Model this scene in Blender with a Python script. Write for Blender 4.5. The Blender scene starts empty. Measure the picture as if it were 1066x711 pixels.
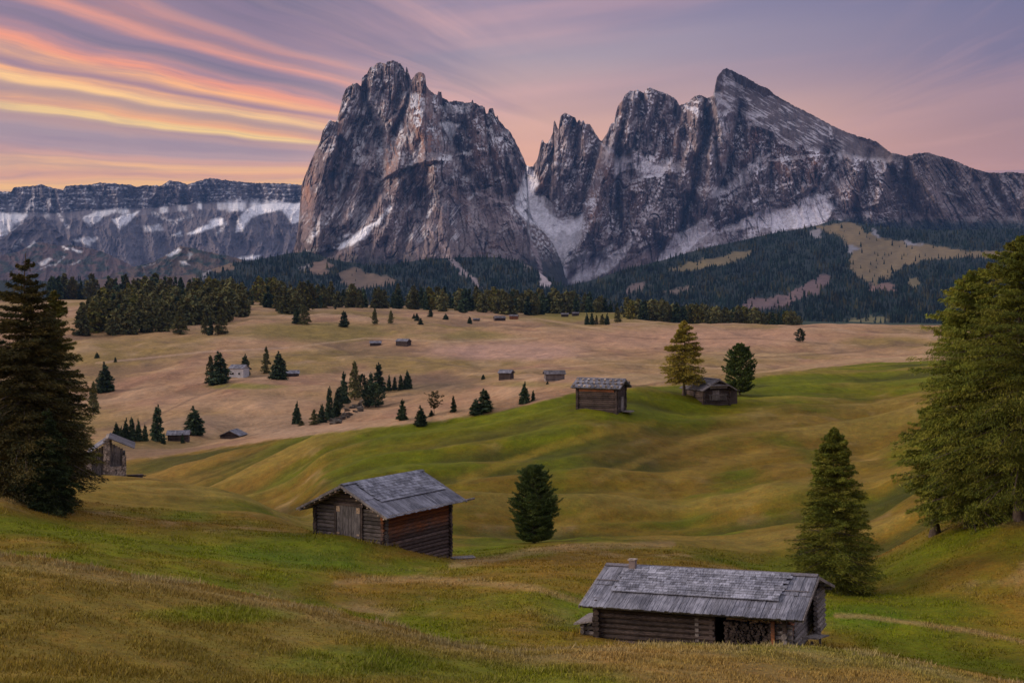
import bpy, math, random
import numpy as np
rnd = random.Random(7)
RS = np.random.RandomState(11)
C = bpy.context.scene.collection
S = bpy.context.scene
R = math.radians
F = 1480.6          # focal length in photo pixels (50 mm lens on a 36 mm sensor, 1066 px wide)
HV = 300.0          # height of the horizon in the photo

# ------------------------------------------------------------------ camera
cam = bpy.data.cameras.new('camera'); camo = bpy.data.objects.new('camera', cam); C.objects.link(camo)
cam.lens = 50; cam.sensor_width = 36; cam.shift_y = -(355.5 - HV) / 1066.0
cam.clip_start = 0.5; cam.clip_end = 60000
camo.location = (0, 0, 0); camo.rotation_euler = (R(90), 0, 0)
S.camera = camo
S.view_settings.view_transform = 'Standard'; S.view_settings.look = 'None'
S.view_settings.exposure = 0.2; S.view_settings.gamma = 1
S.view_settings.use_curve_mapping = False
S.cycles.max_bounces = 4; S.cycles.diffuse_bounces = 2; S.cycles.glossy_bounces = 1
S.cycles.volume_bounces = 0; S.cycles.transmission_bounces = 2; S.cycles.transparent_max_bounces = 4
S.cycles.use_denoising = True

# ------------------------------------------------------------------ sun
SUN_AZ, SUN_EL = R(-90), R(16)
sl = bpy.data.lights.new('sun', 'SUN'); sl.energy = 2.4; sl.angle = R(18); sl.color = (1.0, 0.80, 0.66)
so = bpy.data.objects.new('sun', sl); C.objects.link(so)
so.rotation_euler = (R(90) - SUN_EL, 0, -SUN_AZ + math.pi)

# ------------------------------------------------------------------ sky
W = bpy.data.worlds.new('World'); S.world = W; W.use_nodes = True
nt = W.node_tree; nt.nodes.clear()
class NB:
    """tiny node builder"""
    def __init__(s, nt): s.nt = nt
    def n(s, t, **k):
        x = s.nt.nodes.new(t)
        for a, b in k.items(): setattr(x, a, b)
        return x
    def inp(s, sock, v):
        if isinstance(v, bpy.types.NodeSocket): s.nt.links.new(v, sock)
        elif v is not None:
            if sock.type == 'RGBA' and not hasattr(v, '__len__'): v = (v, v, v, 1)
            if sock.type == 'RGBA' and len(v) == 3: v = (*v, 1)
            sock.default_value = v
    def m(s, op, a, b=None, c=None, clamp=False):
        x = s.n('ShaderNodeMath', operation=op, use_clamp=clamp)
        for i, v in enumerate((a, b, c)):
            if v is not None: s.inp(x.inputs[i], v)
        return x.outputs[0]
    def mr(s, v, a, b, c=0, d=1, interp='SMOOTHSTEP'):
        x = s.n('ShaderNodeMapRange', interpolation_type=interp)
        for i, q in enumerate((v, a, b, c, d)): s.inp(x.inputs[i], q)
        return x.outputs[0]
    def mix(s, f, a, b, bt='MIX'):
        x = s.n('ShaderNodeMix', data_type='RGBA', blend_type=bt)
        s.inp(x.inputs[0], f); s.inp(x.inputs[6], a); s.inp(x.inputs[7], b)
        return x.outputs[2]
    def noise(s, vec, scale, detail=3, rough=.5, dist=0, out=0, dims='3D'):
        x = s.n('ShaderNodeTexNoise', noise_dimensions=dims)
        if vec is not None: s.inp(x.inputs['Vector'], vec)
        x.inputs['Scale'].default_value = scale; x.inputs['Detail'].default_value = detail
        x.inputs['Roughness'].default_value = rough; x.inputs['Distortion'].default_value = dist
        return x.outputs[out]
    def ramp(s, f, stops, interp='LINEAR'):
        x = s.n('ShaderNodeValToRGB'); r = x.color_ramp; r.interpolation = interp
        while len(r.elements) < len(stops): r.elements.new(0.5)
        for e, (p, c) in zip(r.elements, stops):
            e.position = p; e.color = (*c, 1) if len(c) == 3 else c
        s.inp(x.inputs[0], f); return x.outputs[0]
    def comb(s, x, y, z):
        c = s.n('ShaderNodeCombineXYZ')
        for i, v in enumerate((x, y, z)): s.inp(c.inputs[i], v)
        return c.outputs[0]
def lin(r, g, b):
    f = lambda c: ((c/255+0.055)/1.055)**2.4 if c > 10 else c/255/12.92
    return (f(r), f(g), f(b))
b = NB(nt)
tc = b.n('ShaderNodeTexCoord'); sep = b.n('ShaderNodeSeparateXYZ'); nt.links.new(tc.outputs['Generated'], sep.inputs[0])
dx, dy, dz = sep.outputs
az = b.m('ARCTAN2', dx, dy)
hor = b.m('SQRT', b.m('ADD', b.m('MULTIPLY', dx, dx), b.m('MULTIPLY', dy, dy)))
el = b.m('ARCTAN2', dz, hor)                      # elevation, radians
# the cloud streets converge on one point of the sky low in the south
VA, VE = 0.140, 0.078
ax_ = b.m('SUBTRACT', az, VA); ey_ = b.m('SUBTRACT', el, VE)
rho = b.m('SQRT', b.m('ADD', b.m('MULTIPLY', ax_, ax_), b.m('MULTIPLY', ey_, ey_)))
# angle above the leftward horizontal, degrees
phi = b.m('MULTIPLY', b.m('ARCTAN2', ey_, b.m('MULTIPLY', ax_, -1)), 57.2958)
vecw = b.comb(b.m('MULTIPLY', az, 3.0), b.m('MULTIPLY', el, 9.0), 0.3)
warp = b.m('SUBTRACT', b.noise(vecw, 1.6, 3, .55), .5)
warp2 = b.m('SUBTRACT', b.noise(b.comb(b.m('MULTIPLY', az, 4.0), b.m('MULTIPLY', el, 30.0), 4.3), 2.2, 3, .6), .5)
ph = b.m('ADD', phi, b.m('ADD', b.m('MULTIPLY', warp, 3.0), b.m('MULTIPLY', warp2, .8)))
GREY = lin(158, 128, 138); MAUVE = lin(134, 112, 130); ORG = lin(246, 174, 112); YEL = lin(255, 216, 132); PINK = lin(206, 152, 148); DK = lin(116, 102, 122)
stops = [(-4, lin(232, 164, 104)), (-1.2, lin(244, 184, 108)), (-.2, lin(222, 158, 120)), (.6, lin(240, 178, 118)), (1.4, lin(206, 152, 132)), (2.2, lin(178, 144, 142)), (3.2, lin(164, 138, 142)), (4.1, lin(182, 142, 132)), (4.8, lin(250, 206, 122)), (5.3, lin(232, 164, 112)), (6.3, lin(178, 140, 126)),
         (7.2, lin(255, 200, 124)), (7.9, ORG), (8.5, lin(168, 124, 126)), (9.3, ORG), (10.3, lin(232, 146, 112)), (11.2, lin(200, 136, 126)), (12.2, DK), (13.0, MAUVE), (14.0, lin(214, 142, 122)), (15.0, lin(160, 118, 122)), (16.4, lin(186, 132, 126)), (17.5, MAUVE), (20, DK)]
def chunks(stops, lo, hi, f):
    return b.ramp(b.mr(f, lo, hi, 0, 1, 'LINEAR'), [((p - lo) / (hi - lo), c) for p, c in stops], 'EASE')
warm = chunks(stops, -4, 20, ph)
# fine streaks along the same streets
rfade = b.mr(rho, .10, .42)
fine = b.noise(b.comb(b.m('MULTIPLY', ph, 1.6), b.m('MULTIPLY', rho, 2.0), 1.7), 1.0, 4, .6)
fine2 = b.noise(b.comb(b.m('MULTIPLY', phi, .32), b.m('MULTIPLY', rho, 1.5), 7.7), 1.0, 4, .55)
# calm evening gradient
base = b.ramp(b.mr(el, 0.0, 0.26, 0, 1, 'LINEAR'), [(0, lin(228, 156, 118)), (.30, lin(232, 166, 130)), (.45, lin(208, 160, 140)), (.62, lin(160, 142, 150)), (.8, lin(124, 120, 146)), (1, lin(104, 108, 142))])
right = b.ramp(b.mr(el, 0.0, 0.26, 0, 1, 'LINEAR'), [(0, lin(190, 132, 112)), (.30, lin(176, 128, 118)), (.42, lin(160, 122, 120)), (.6, lin(120, 106, 128)), (.8, lin(98, 98, 130)), (1, lin(92, 98, 136))])
base = b.mix(b.mr(az, 0.10, 0.38), base, right)
soft = b.noise(b.comb(b.m('MULTIPLY', az, 2.2), b.m('MULTIPLY', b.m('ADD', el, b.m('MULTIPLY', b.m('SUBTRACT', VA, az), .12)), 22.0), 3.1), 1.0, 4, .5)
base = b.mix(b.m('MULTIPLY', b.m('MULTIPLY', b.mr(soft, .42, .68), b.mr(az, .42, .0, .25, 1)), .7), base, b.mix(.6, base, lin(228, 170, 160)))
base = b.mix(b.m('MULTIPLY', b.m('MULTIPLY', b.mr(b.noise(b.comb(b.m('MULTIPLY', az, 1.8), b.m('MULTIPLY', b.m('ADD', el, b.m('MULTIPLY', b.m('SUBTRACT', VA, az), .12)), 13.0), 9.1), 1.0, 3, .5), .42, .7), b.mr(az, .42, .0, .35, 1)), .6), base, b.mix(.6, base, lin(110, 98, 128)))
flat = b.mr(b.m('DIVIDE', b.m('ABSOLUTE', ax_), b.m('MAXIMUM', rho, .001)), .72, .96)
st2 = b.noise(b.comb(b.m('ADD', b.m('MULTIPLY', phi, .09), b.m('MULTIPLY', warp, .5)), b.m('MULTIPLY', rho, 2.6), 2.2), 1.0, 5, .6)
st3 = b.noise(b.comb(b.m('ADD', b.m('MULTIPLY', phi, .16), b.m('MULTIPLY', warp, .8)), b.m('MULTIPLY', rho, 3.6), 8.2), 1.0, 5, .6)
base = b.mix(b.m('MULTIPLY', b.m('MULTIPLY', b.mr(st2, .47, .68), b.m('MULTIPLY', b.mr(rho, .07, .22), flat)), .8), base, b.mix(.65, base, lin(100, 98, 128)))
base = b.mix(b.m('MULTIPLY', b.m('MULTIPLY', b.mr(st3, .50, .70), b.m('MULTIPLY', b.mr(rho, .07, .22), b.m('MULTIPLY', flat, b.mr(az, .22, .05, .35, 1)))), .75), base, b.mix(.6, base, lin(236, 176, 160)))
wm = b.mix(b.m('MULTIPLY', b.mr(fine, .38, .68), .38), warm, lin(150, 124, 132))
brk = b.noise(b.comb(b.m('MULTIPLY', ph, .55), b.m('MULTIPLY', rho, 7.0), 5.2), 1.0, 5, .62)
wm = b.mix(b.m('MULTIPLY', b.mr(brk, .42, .66), b.mr(phi, 6.0, 13.0, .34, .62)), wm, lin(134, 112, 132))
wamt = b.m('MULTIPLY', b.mr(az, 0.02, -0.20, 0, 1), b.mr(el, .26, .19, .55, 1))
sky = b.mix(wamt, base, wm)
# overhead: brighter high cloud, open above the frame
high = b.ramp(b.mr(el, 0.22, 1.5, 0, 1, 'LINEAR'), [(0, lin(140, 136, 154)), (.25, lin(180, 180, 192)), (1, lin(204, 204, 214))])
hn = b.noise(b.comb(b.m('MULTIPLY', az, 2.0), b.m('MULTIPLY', el, 5.0), .5), 2.0, 4, .55)
high = b.mix(b.m('MULTIPLY', hn, .4), high, lin(210, 180, 178))
sky = b.mix(b.mr(el, .22, .45), sky, high)
sky = b.mix(b.mr(el, -.01, -.12), sky, lin(70, 66, 74))
nish = b.n('ShaderNodeTexSky', sky_type='NISHITA'); nish.sun_disc = False
nish.sun_elevation = SUN_EL; nish.sun_rotation = SUN_AZ
bg1 = b.n('ShaderNodeBackground'); b.inp(bg1.inputs[0], sky); bg1.inputs[1].default_value = 1.08
bg2 = b.n('ShaderNodeBackground'); b.inp(bg2.inputs[0], nish.outputs[0]); bg2.inputs[1].default_value = 0.006
add = b.n('ShaderNodeAddShader'); nt.links.new(bg1.outputs[0], add.inputs[0]); nt.links.new(bg2.outputs[0], add.inputs[1])
wo = b.n('ShaderNodeOutputWorld'); nt.links.new(add.outputs[0], wo.inputs[0])

# ------------------------------------------------------------------ numpy helpers
_perm = RS.permutation(4096)
_ga = RS.rand(4096) * 2 * np.pi
_gx, _gy = np.cos(_ga), np.sin(_ga)
def perlin(x, y, seed=0):
    x = np.asarray(x, float); y = np.asarray(y, float)
    xi = np.floor(x).astype(np.int64); yi = np.floor(y).astype(np.int64)
    fx = x - xi; fy = y - yi
    sx = fx*fx*fx*(fx*(fx*6-15)+10); sy = fy*fy*fy*(fy*(fy*6-15)+10)
    def g(ix, iy, ox, oy):
        h = _perm[(_perm[(ix + seed*131) & 4095] + iy*57 + seed*17) & 4095]
        return _gx[h]*ox + _gy[h]*oy
    a = g(xi, yi, fx, fy); b_ = g(xi+1, yi, fx-1, fy); c = g(xi, yi+1, fx, fy-1); d = g(xi+1, yi+1, fx-1, fy-1)
    return 1.5*((a + (b_-a)*sx) + ((c + (d-c)*sx) - (a + (b_-a)*sx))*sy)
def fbm(x, y, octv=4, seed=0, gain=.5, lac=2.03):
    s = 0; a = 1.0; t = 0
    for i in range(octv):
        s = s + a*perlin(x*lac**i + 7.3*i, y*lac**i - 3.1*i, seed+i); t += a; a *= gain
    return s / t
def ridged(x, y, octv=4, seed=0, gain=.5):
    s = 0; a = 1.0; t = 0
    for i in range(octv):
        s = s + a*(1 - 2*np.abs(perlin(x*2.07**i + 5.1*i, y*2.07**i, seed+i))); t += a; a *= gain
    return s / t
def sstep(a, b_, x):
    t = np.clip((x - a) / (b_ - a), 0, 1); return t*t*(3-2*t)
def lerp(a, b_, t): return a + (b_ - a) * t
def mixc(c, col, t):
    """blend an (N,3) colour array towards a colour by an (N,) amount"""
    return c + (np.asarray(col) - c) * np.clip(t, 0, 1)[..., None]
def segdist(u, v, pts):
    """distance to a polyline and the fraction along it"""
    best = np.full(np.shape(u), 1e9); fr = np.zeros(np.shape(u)); n = len(pts) - 1
    for i in range(n):
        (x0, y0), (x1, y1) = pts[i][:2], pts[i+1][:2]
        ex, ey = x1-x0, y1-y0; L = ex*ex+ey*ey
        t = np.clip(((u-x0)*ex + (v-y0)*ey)/L, 0, 1)
        d = np.hypot(u-x0-t*ex, v-y0-t*ey)
        m = d < best; best = np.where(m, d, best); fr = np.where(m, (i+t)/n, fr)
    return best, fr
def inpoly(u, v, poly):
    c = np.zeros(np.shape(u), bool); n = len(poly)
    for i in range(n):
        x0, y0 = poly[i]; x1, y1 = poly[(i+1) % n]
        if y0 == y1: continue
        c ^= ((y0 > v) != (y1 > v)) & (u < (x1-x0)*(v-y0)/(y1-y0) + x0)
    return c
def polymask(u, v, poly, soft=2.0):
    """1 inside, falling to 0 over soft pixels outside the edge"""
    ins = inpoly(u, v, poly); d, _ = segdist(u, v, list(poly) + [poly[0]])
    return np.clip(.5 + np.where(ins, d, -d)/(2*soft), 0, 1)
def pchip(xk, yk, x):
    """monotone cubic through the knots"""
    xk = np.asarray(xk, float); yk = np.asarray(yk, float); h = np.diff(xk); dl = np.diff(yk)/h
    m = np.zeros(len(xk)); m[0] = dl[0]; m[-1] = dl[-1]
    for i in range(1, len(xk)-1):
        if dl[i-1]*dl[i] > 0:
            w1 = 2*h[i]+h[i-1]; w2 = h[i]+2*h[i-1]; m[i] = (w1+w2)/(w1/dl[i-1]+w2/dl[i])
    x = np.clip(x, xk[0], xk[-1]); i = np.clip(np.searchsorted(xk, x)-1, 0, len(h)-1)
    t = (x-xk[i])/h[i]; t2 = t*t; t3 = t2*t
    return (2*t3-3*t2+1)*yk[i]+(t3-2*t2+t)*h[i]*m[i]+(-2*t3+3*t2)*yk[i+1]+(t3-t2)*h[i]*m[i+1]
def npmesh(name, V, Fc, col=None, mat=None, smooth=False, parent=None, loc=None, vcol=None):
    """link one mesh object from numpy arrays; Fc is (n,3) or (n,4); vcol is a per-vertex colour"""
    me = bpy.data.meshes.new(name); V = np.asarray(V, np.float32); Fc = np.asarray(Fc, np.int32); k = Fc.shape[1]
    me.vertices.add(len(V)); me.vertices.foreach_set('co', V.ravel())
    me.loops.add(Fc.size); me.loops.foreach_set('vertex_index', Fc.ravel())
    me.polygons.add(len(Fc)); me.polygons.foreach_set('loop_start', np.arange(0, Fc.size, k, dtype=np.int32))
    me.polygons.foreach_set('use_smooth', np.full(len(Fc), smooth))
    me.update(calc_edges=True)
    if vcol is not None:
        a = me.color_attributes.new('Col', 'FLOAT_COLOR', 'POINT')
        cc = np.ones((len(V), 4), np.float32); cc[:, :3] = vcol; a.data.foreach_set('color', cc.ravel())
    if mat: me.materials.append(mat)
    o = bpy.data.objects.new(name, me); C.objects.link(o)
    if parent: o.parent = parent
    if loc is not None: o.location = loc
    return o
def gridfaces(nr, nc, flip=False):
    i = np.arange(nr-1)[:, None]*nc + np.arange(nc-1)[None, :]
    f = np.stack([i, i+1, i+nc+1, i+nc], -1).reshape(-1, 4)
    return f[:, ::-1] if flip else f
def tag(o, label=None, cat=None, group=None, kind=None):
    if label: o['label'] = label
    if cat: o['category'] = cat
    if group: o['group'] = group
    if kind: o['kind'] = kind
    return o

# ------------------------------------------------------------------ materials
def newmat(name):
    m = bpy.data.materials.new(name); m.use_nodes = True; t = m.node_tree; t.nodes.clear()
    q = NB(t); p = q.n('ShaderNodeBsdfPrincipled'); o = q.n('ShaderNodeOutputMaterial')
    t.links.new(p.outputs[0], o.inputs[0]); p.inputs['Specular IOR Level'].default_value = .15
    p.inputs['Roughness'].default_value = .9
    return m, q, p
def bump(q, p, h, strength, dist):
    bn = q.n('ShaderNodeBump'); bn.inputs['Strength'].default_value = strength; bn.inputs['Distance'].default_value = dist
    q.inp(bn.inputs['Height'], h); q.nt.links.new(bn.outputs[0], p.inputs['Normal'])
def attr(q, n='Col'): return q.n('ShaderNodeVertexColor', layer_name=n).outputs[0]
def mat_vcol(name, lo=.7, hi=1.3, scale=3.0, bs=0, bd=.1, detail=4):
    m, q, p = newmat(name)
    pos = q.n('ShaderNodeNewGeometry').outputs['Position']
    nz = q.noise(pos, scale, detail, .6)
    k = q.mr(nz, .25, .75, lo, hi, 'LINEAR')
    if name == 'foliage': k = q.m('MULTIPLY', k, q.mr(q.n('ShaderNodeObjectInfo').outputs['Random'], 0, 1, .72, 1.32, 'LINEAR'))
    vm = q.n('ShaderNodeVectorMath', operation='SCALE'); q.inp(vm.inputs[0], attr(q)); q.inp(vm.inputs['Scale'], k)
    q.inp(p.inputs['Base Color'], vm.outputs[0])
    if bs: bump(q, p, nz, bs, bd)
    return m
def mat_ground():
    m, q, p = newmat('meadow_grass')
    pos = q.n('ShaderNodeNewGeometry').outputs['Position']
    n1 = q.noise(pos, 5.5, 5, .7); n2 = q.noise(pos, .9, 5, .65); n3 = q.noise(pos, .09, 5, .6)
    k = q.m('MULTIPLY', q.mr(n1, .25, .75, .68, 1.32, 'LINEAR'), q.mr(n2, .25, .75, .72, 1.28, 'LINEAR'))
    k = q.m('MULTIPLY', k, q.mr(q.noise(pos, .33, 5, .7), .3, .7, .78, 1.22, 'LINEAR'))
    k = q.m('MULTIPLY', k, q.mr(n3, .3, .7, .85, 1.15, 'LINEAR'))
    vm = q.n('ShaderNodeVectorMath', operation='SCALE'); q.inp(vm.inputs[0], attr(q)); q.inp(vm.inputs['Scale'], k)
    hue = q.mix(q.mr(q.noise(pos, 2.1, 4, .7), .42, .66, 0, .45), vm.outputs[0], q.mix(1.0, vm.outputs[0], (1.35, .95, .75), 'MULTIPLY'))
    q.inp(p.inputs['Base Color'], hue)
    bump(q, p, q.m('ADD', n1, q.m('MULTIPLY', n2, 2.0)), .55, .22)
    return m
def mat_rock():
    m, q, p = newmat('mountain_rock')
    pos = q.n('ShaderNodeNewGeometry').outputs['Position']
    n1 = q.noise(pos, .06, 5, .65)
    st = q.n('ShaderNodeMapping'); q.inp(st.inputs[0], pos); st.inputs['Scale'].default_value = (.03, .03, .008)
    n2 = q.noise(st.outputs[0], 1.0, 5, .65)
    k = q.m('MULTIPLY', q.mr(n1, .25, .75, .72, 1.28, 'LINEAR'), q.mr(n2, .25, .75, .75, 1.25, 'LINEAR'))
    vm = q.n('ShaderNodeVectorMath', operation='SCALE'); q.inp(vm.inputs[0], attr(q)); q.inp(vm.inputs['Scale'], k)
    q.inp(p.inputs['Base Color'], vm.outputs[0])
    bump(q, p, q.m('ADD', n1, n2), .6, 14)
    return m
def mat_wood(name, c1, c2, streak=(1, 12, 12), island=.35):
    m, q, p = newmat(name)
    tc_ = q.n('ShaderNodeTexCoord').outputs['Object']
    mp = q.n('ShaderNodeMapping'); q.inp(mp.inputs[0], tc_); mp.inputs['Scale'].default_value = streak
    n1 = q.noise(mp.outputs[0], 2.0, 5, .65); n2 = q.noise(tc_, .9, 3, .6)
    isl = q.n('ShaderNodeNewGeometry').outputs['Random Per Island']
    c = q.mix(q.mr(q.m('ADD', n1, q.m('MULTIPLY', q.m('SUBTRACT', n2, .5), .8)), .3, .7), c1, c2)
    k = q.m('MULTIPLY', q.mr(isl, 0, 1, 1-island, 1+island, 'LINEAR'), q.mr(n1, .3, .7, .8, 1.2, 'LINEAR'))
    vm = q.n('ShaderNodeVectorMath', operation='SCALE'); q.inp(vm.inputs[0], c); q.inp(vm.inputs['Scale'], k)
    q.inp(p.inputs['Base Color'], vm.outputs[0]); p.inputs['Roughness'].default_value = .8
    p.inputs['Specular IOR Level'].default_value = .3
    bump(q, p, n1, .4, .02)
    return m
M = {}
M['ground'] = mat_ground()
M['rock'] = mat_rock()
M['far'] = mat_vcol('mountain_slope', .75, 1.25, .05)
M['leaf'] = mat_vcol('foliage', .75, 1.25, 1.2)
M['farleaf'] = mat_vcol('forest_foliage', .7, 1.3, .02)
M['blade'] = mat_vcol('grass_blades', .8, 1.2, 2.0)
M['bark'] = mat_wood('bark', (.055, .04, .03), (.12, .09, .07), (10, 10, 1.5))
M['darkwood'] = mat_wood('dark_weathered_logs', (.026, .019, .017), (.092, .068, .060), (3, 3, 14), .4)
def mat_sidelogs():
    m, q, p = newmat('sun_reddened_logs'); tc_ = q.n('ShaderNodeTexCoord').outputs['Object']
    mp = q.n('ShaderNodeMapping'); q.inp(mp.inputs[0], tc_); mp.inputs['Scale'].default_value = (1.5, 1.5, 15)
    n1 = q.noise(mp.outputs[0], 2.0, 5, .7); sx = q.n('ShaderNodeSeparateXYZ'); q.inp(sx.inputs[0], tc_); n2 = q.noise(tc_, .7, 4, .6)
    isl = q.n('ShaderNodeNewGeometry').outputs['Random Per Island']
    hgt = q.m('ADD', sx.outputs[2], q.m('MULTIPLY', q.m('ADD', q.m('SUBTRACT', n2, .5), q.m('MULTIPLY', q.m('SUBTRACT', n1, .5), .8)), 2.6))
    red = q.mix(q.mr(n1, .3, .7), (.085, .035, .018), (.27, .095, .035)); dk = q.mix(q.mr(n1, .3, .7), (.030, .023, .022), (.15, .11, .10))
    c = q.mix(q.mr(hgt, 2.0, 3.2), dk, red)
    vm = q.n('ShaderNodeVectorMath', operation='SCALE'); q.inp(vm.inputs[0], c); q.inp(vm.inputs['Scale'], q.mr(isl, 0, 1, .55, 1.45, 'LINEAR'))
    q.inp(p.inputs['Base Color'], vm.outputs[0]); bump(q, p, n1, .4, .02); return m
M['sidelogs'] = mat_sidelogs()
M['greylogs'] = mat_wood('grey_logs', (.045, .038, .036), (.14, .12, .115), (2, 2, 16), .45)
M['plank'] = mat_wood('grey_planks', (.055, .050, .050), (.17, .155, .155), (14, 14, 1.2), .35)
M['greywood'] = mat_wood('grey_weathered_wood', (.10, .088, .085), (.25, .225, .22), (6, 6, 6), .35)
M['redwood'] = mat_wood('reddish_logs', (.09, .04, .022), (.27, .10, .04), (1.5, 1.5, 16), .4)
M['roofwood'] = mat_wood('silver_roof_boards', (.095, .100, .130), (.235, .24, .285), (13, 1.1, 1.1), .28)
M['shingle'] = mat_wood('silver_shingles', (.125, .132, .168), (.29, .30, .355), (9, 2, 2), .38)
M['darkroof'] = mat_wood('dark_roof_boards', (.07, .065, .072), (.17, .16, .18), (6, 6, 6), .35)
M['paletimber'] = mat_wood('cut_timber', (.28, .19, .12), (.5, .38, .28), (4, 4, 4), .4)
M['boulder'] = mat_wood('mossy_boulder', (.05, .045, .035), (.15, .125, .10), (3, 3, 3), .4)
M['stone'] = mat_wood('rough_field_stone', (.14, .11, .09), (.40, .34, .29), (3, 3, 3), .45)
M['brick'] = mat_wood('chimney_stone', (.15, .115, .105), (.28, .22, .20), (8, 8, 20), .1)
M['plaster'] = mat_wood('white_plaster', (.42, .42, .45), (.55, .55, .57), (3, 3, 3), .05)
M['dark'] = mat_wood('dark_interior', (.012, .01, .01), (.03, .024, .02), (3, 3, 3), .2)
# ------------------------------------------------------------------ terrain
# each line: knots (u, v, d): where a fold or crest of the ground lies, d metres from the camera
LAY = [
 [(-350,1460,3),(1416,1460,3)],
 [(-350,860,12),(1416,860,12)],
 [(-350,705,26),(0,712,27),(350,738,28),(600,752,28),(1066,790,28),(1416,800,28)],
 [(-350,560,44),(0,579,45),(100,592,46),(200,610,47),(300,629,48),(350,640,48),(420,656,47),(480,671,46),(560,680,46),(620,674,49),(700,671,51),(800,673,52),(870,679,53),(960,692,50),(1066,716,45),(1416,760,40)],
 [(-350,566,54),(0,589,56),(200,619,57),(350,645,57),(480,674,54),(600,680,57),(700,686,60),(870,684,60),(960,694,58),(1066,708,55),(1416,730,52)],
 [(-350,545,72),(0,554,74),(100,562,75),(200,575,76),(330,590,76),(400,598,76),(480,606,74),(560,604,74),(640,612,74),(700,612,76),(800,622,76),(870,630,74),(960,640,72),(1066,655,70),(1416,660,66)],
 [(-350,516,86),(0,507,92),(80,500,130),(150,503,138),(200,512,130),(250,525,115),(310,549,101),(345,560,92),(400,570,90),(470,575,96),(530,570,101),(600,567,104),(700,568,102),(760,578,98),(830,596,90),(900,608,86),(980,585,86),(1066,548,88),(1416,470,95)],
 [(-350,530,125),(0,520,165),(80,514,180),(150,511,176),(200,521,164),(250,533,146),(310,552,122),(345,558,105),(400,562,102),(470,570,104),(530,568,107),(600,566,110),(700,566,110),(760,565,110),(830,560,108),(900,552,110),(980,528,104),(1066,505,108),(1416,430,120)],
 [(-350,500,240),(0,490,235),(140,478,225),(230,466,215),(300,456,205),(350,449,196),(440,440,188),(520,428,184),(560,419,184),(600,409,186),(660,403,196),(700,401,208),(790,393,235),(850,384,262),(950,374,300),(1066,366,330),(1416,350,360)],
 [(-350,500,275),(0,484,270),(140,482,262),(230,472,250),(300,461,240),(350,455,232),(440,447,222),(520,436,220),(560,428,220),(600,419,225),(660,412,236),(700,410,250),(790,401,280),(850,391,310),(950,381,350),(1066,373,390),(1416,358,420)],
 [(-350,470,330),(100,464,300),(180,464,295),(240,457,300),(300,447,300),(340,441,300),(400,436,292),(470,431,280),(520,423,276),(560,416,270),(600,410,275),(660,406,290),(700,403,310),(790,397,340),(850,387,370),(950,377,410),(1066,371,450),(1416,356,480)],
 [(-350,470,380),(100,462,340),(180,459,335),(240,460,345),(300,450,340),(340,445,340),(400,438,332),(470,430,330),(520,421,330),(560,411,330),(600,404,335),(660,402,345),(700,400,360),(850,388,420),(950,378,460),(1066,371,500),(1416,356,520)],
 [(-350,430,470),(0,436,450),(100,436,430),(160,430,430),(200,420,440),(250,412,450),(330,412,445),(380,414,430),(430,409,430),(480,398,440),(530,394,450),(600,392,450),(700,393,460),(850,384,500),(950,376,540),(1066,370,580),(1416,356,600)],
 [(-350,400,600),(0,402,580),(100,402,560),(200,397,550),(250,395,540),(330,396,540),(400,396,540),(480,390,540),(540,388,540),(600,386,540),(700,384,560),(850,376,600),(950,370,640),(1066,366,660),(1416,354,700)],
 [(-350,370,730),(0,368,720),(100,364,710),(200,363,710),(300,362,720),(400,364,720),(500,364,720),(600,362,720),(700,362,730),(850,358,760),(950,354,780),(1066,352,800),(1416,345,820)],
 [(-350,345,900),(0,344,880),(100,342,860),(200,341,860),(300,338,880),(400,340,900),(500,342,900),(560,343,900),(600,344,900),(700,345,900),(850,345,900),(950,345,900),(1066,343,920),(1416,338,950)],
 [(-350,325,1150),(0,328,1150),(100,326,1150),(200,324,1150),(260,320,1150),(350,320,1200),(400,321,1200),(470,324,1200),(540,330,1150),(600,335.5,1080),(680,335.5,1080),(760,337.5,1080),(850,338.5,1080),(950,339,1080),(1066,338,1100),(1416,335,1100)],
 [(-350,310,1600),(0,312,1550),(100,312,1550),(200,312,1550),(280,314,1500),(350,317,1400),(400,318,1400),(470,321,1380),(540,324,1350),(600,325,1350),(650,326,1350),(700,340,1350),(760,344,1350),(850,345,1350),(950,346,1350),(1066,345,1350),(1416,342,1350)],
 [(-350,335,2300),(1416,338,2300)],
 [(-350,336,5000),(1416,336,5000)],
 [(-350,316,13500),(1416,316,13500)],
]
TU = np.arange(-350, 1417, 5.0)
TL = np.arange(math.log(3), math.log(13400), .006)
def _table():
    vk = np.zeros((len(LAY), len(TU))); dk = np.zeros_like(vk)
    for i, L in enumerate(LAY):
        a = np.array(L, float)
        vk[i] = pchip(a[:, 0], a[:, 1], TU) if len(a) > 2 else np.interp(TU, a[:, 0], a[:, 1])
        dk[i] = pchip(a[:, 0], np.log(a[:, 2]), TU) if len(a) > 2 else np.interp(TU, a[:, 0], np.log(a[:, 2]))
    T = np.zeros((len(TU), len(TL)))
    for j in range(len(TU)): T[j] = pchip(dk[:, j], vk[:, j], TL)
    return T
TV = _table()
PINS = []            # (x, y, z, radius)
PINW = None
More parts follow.
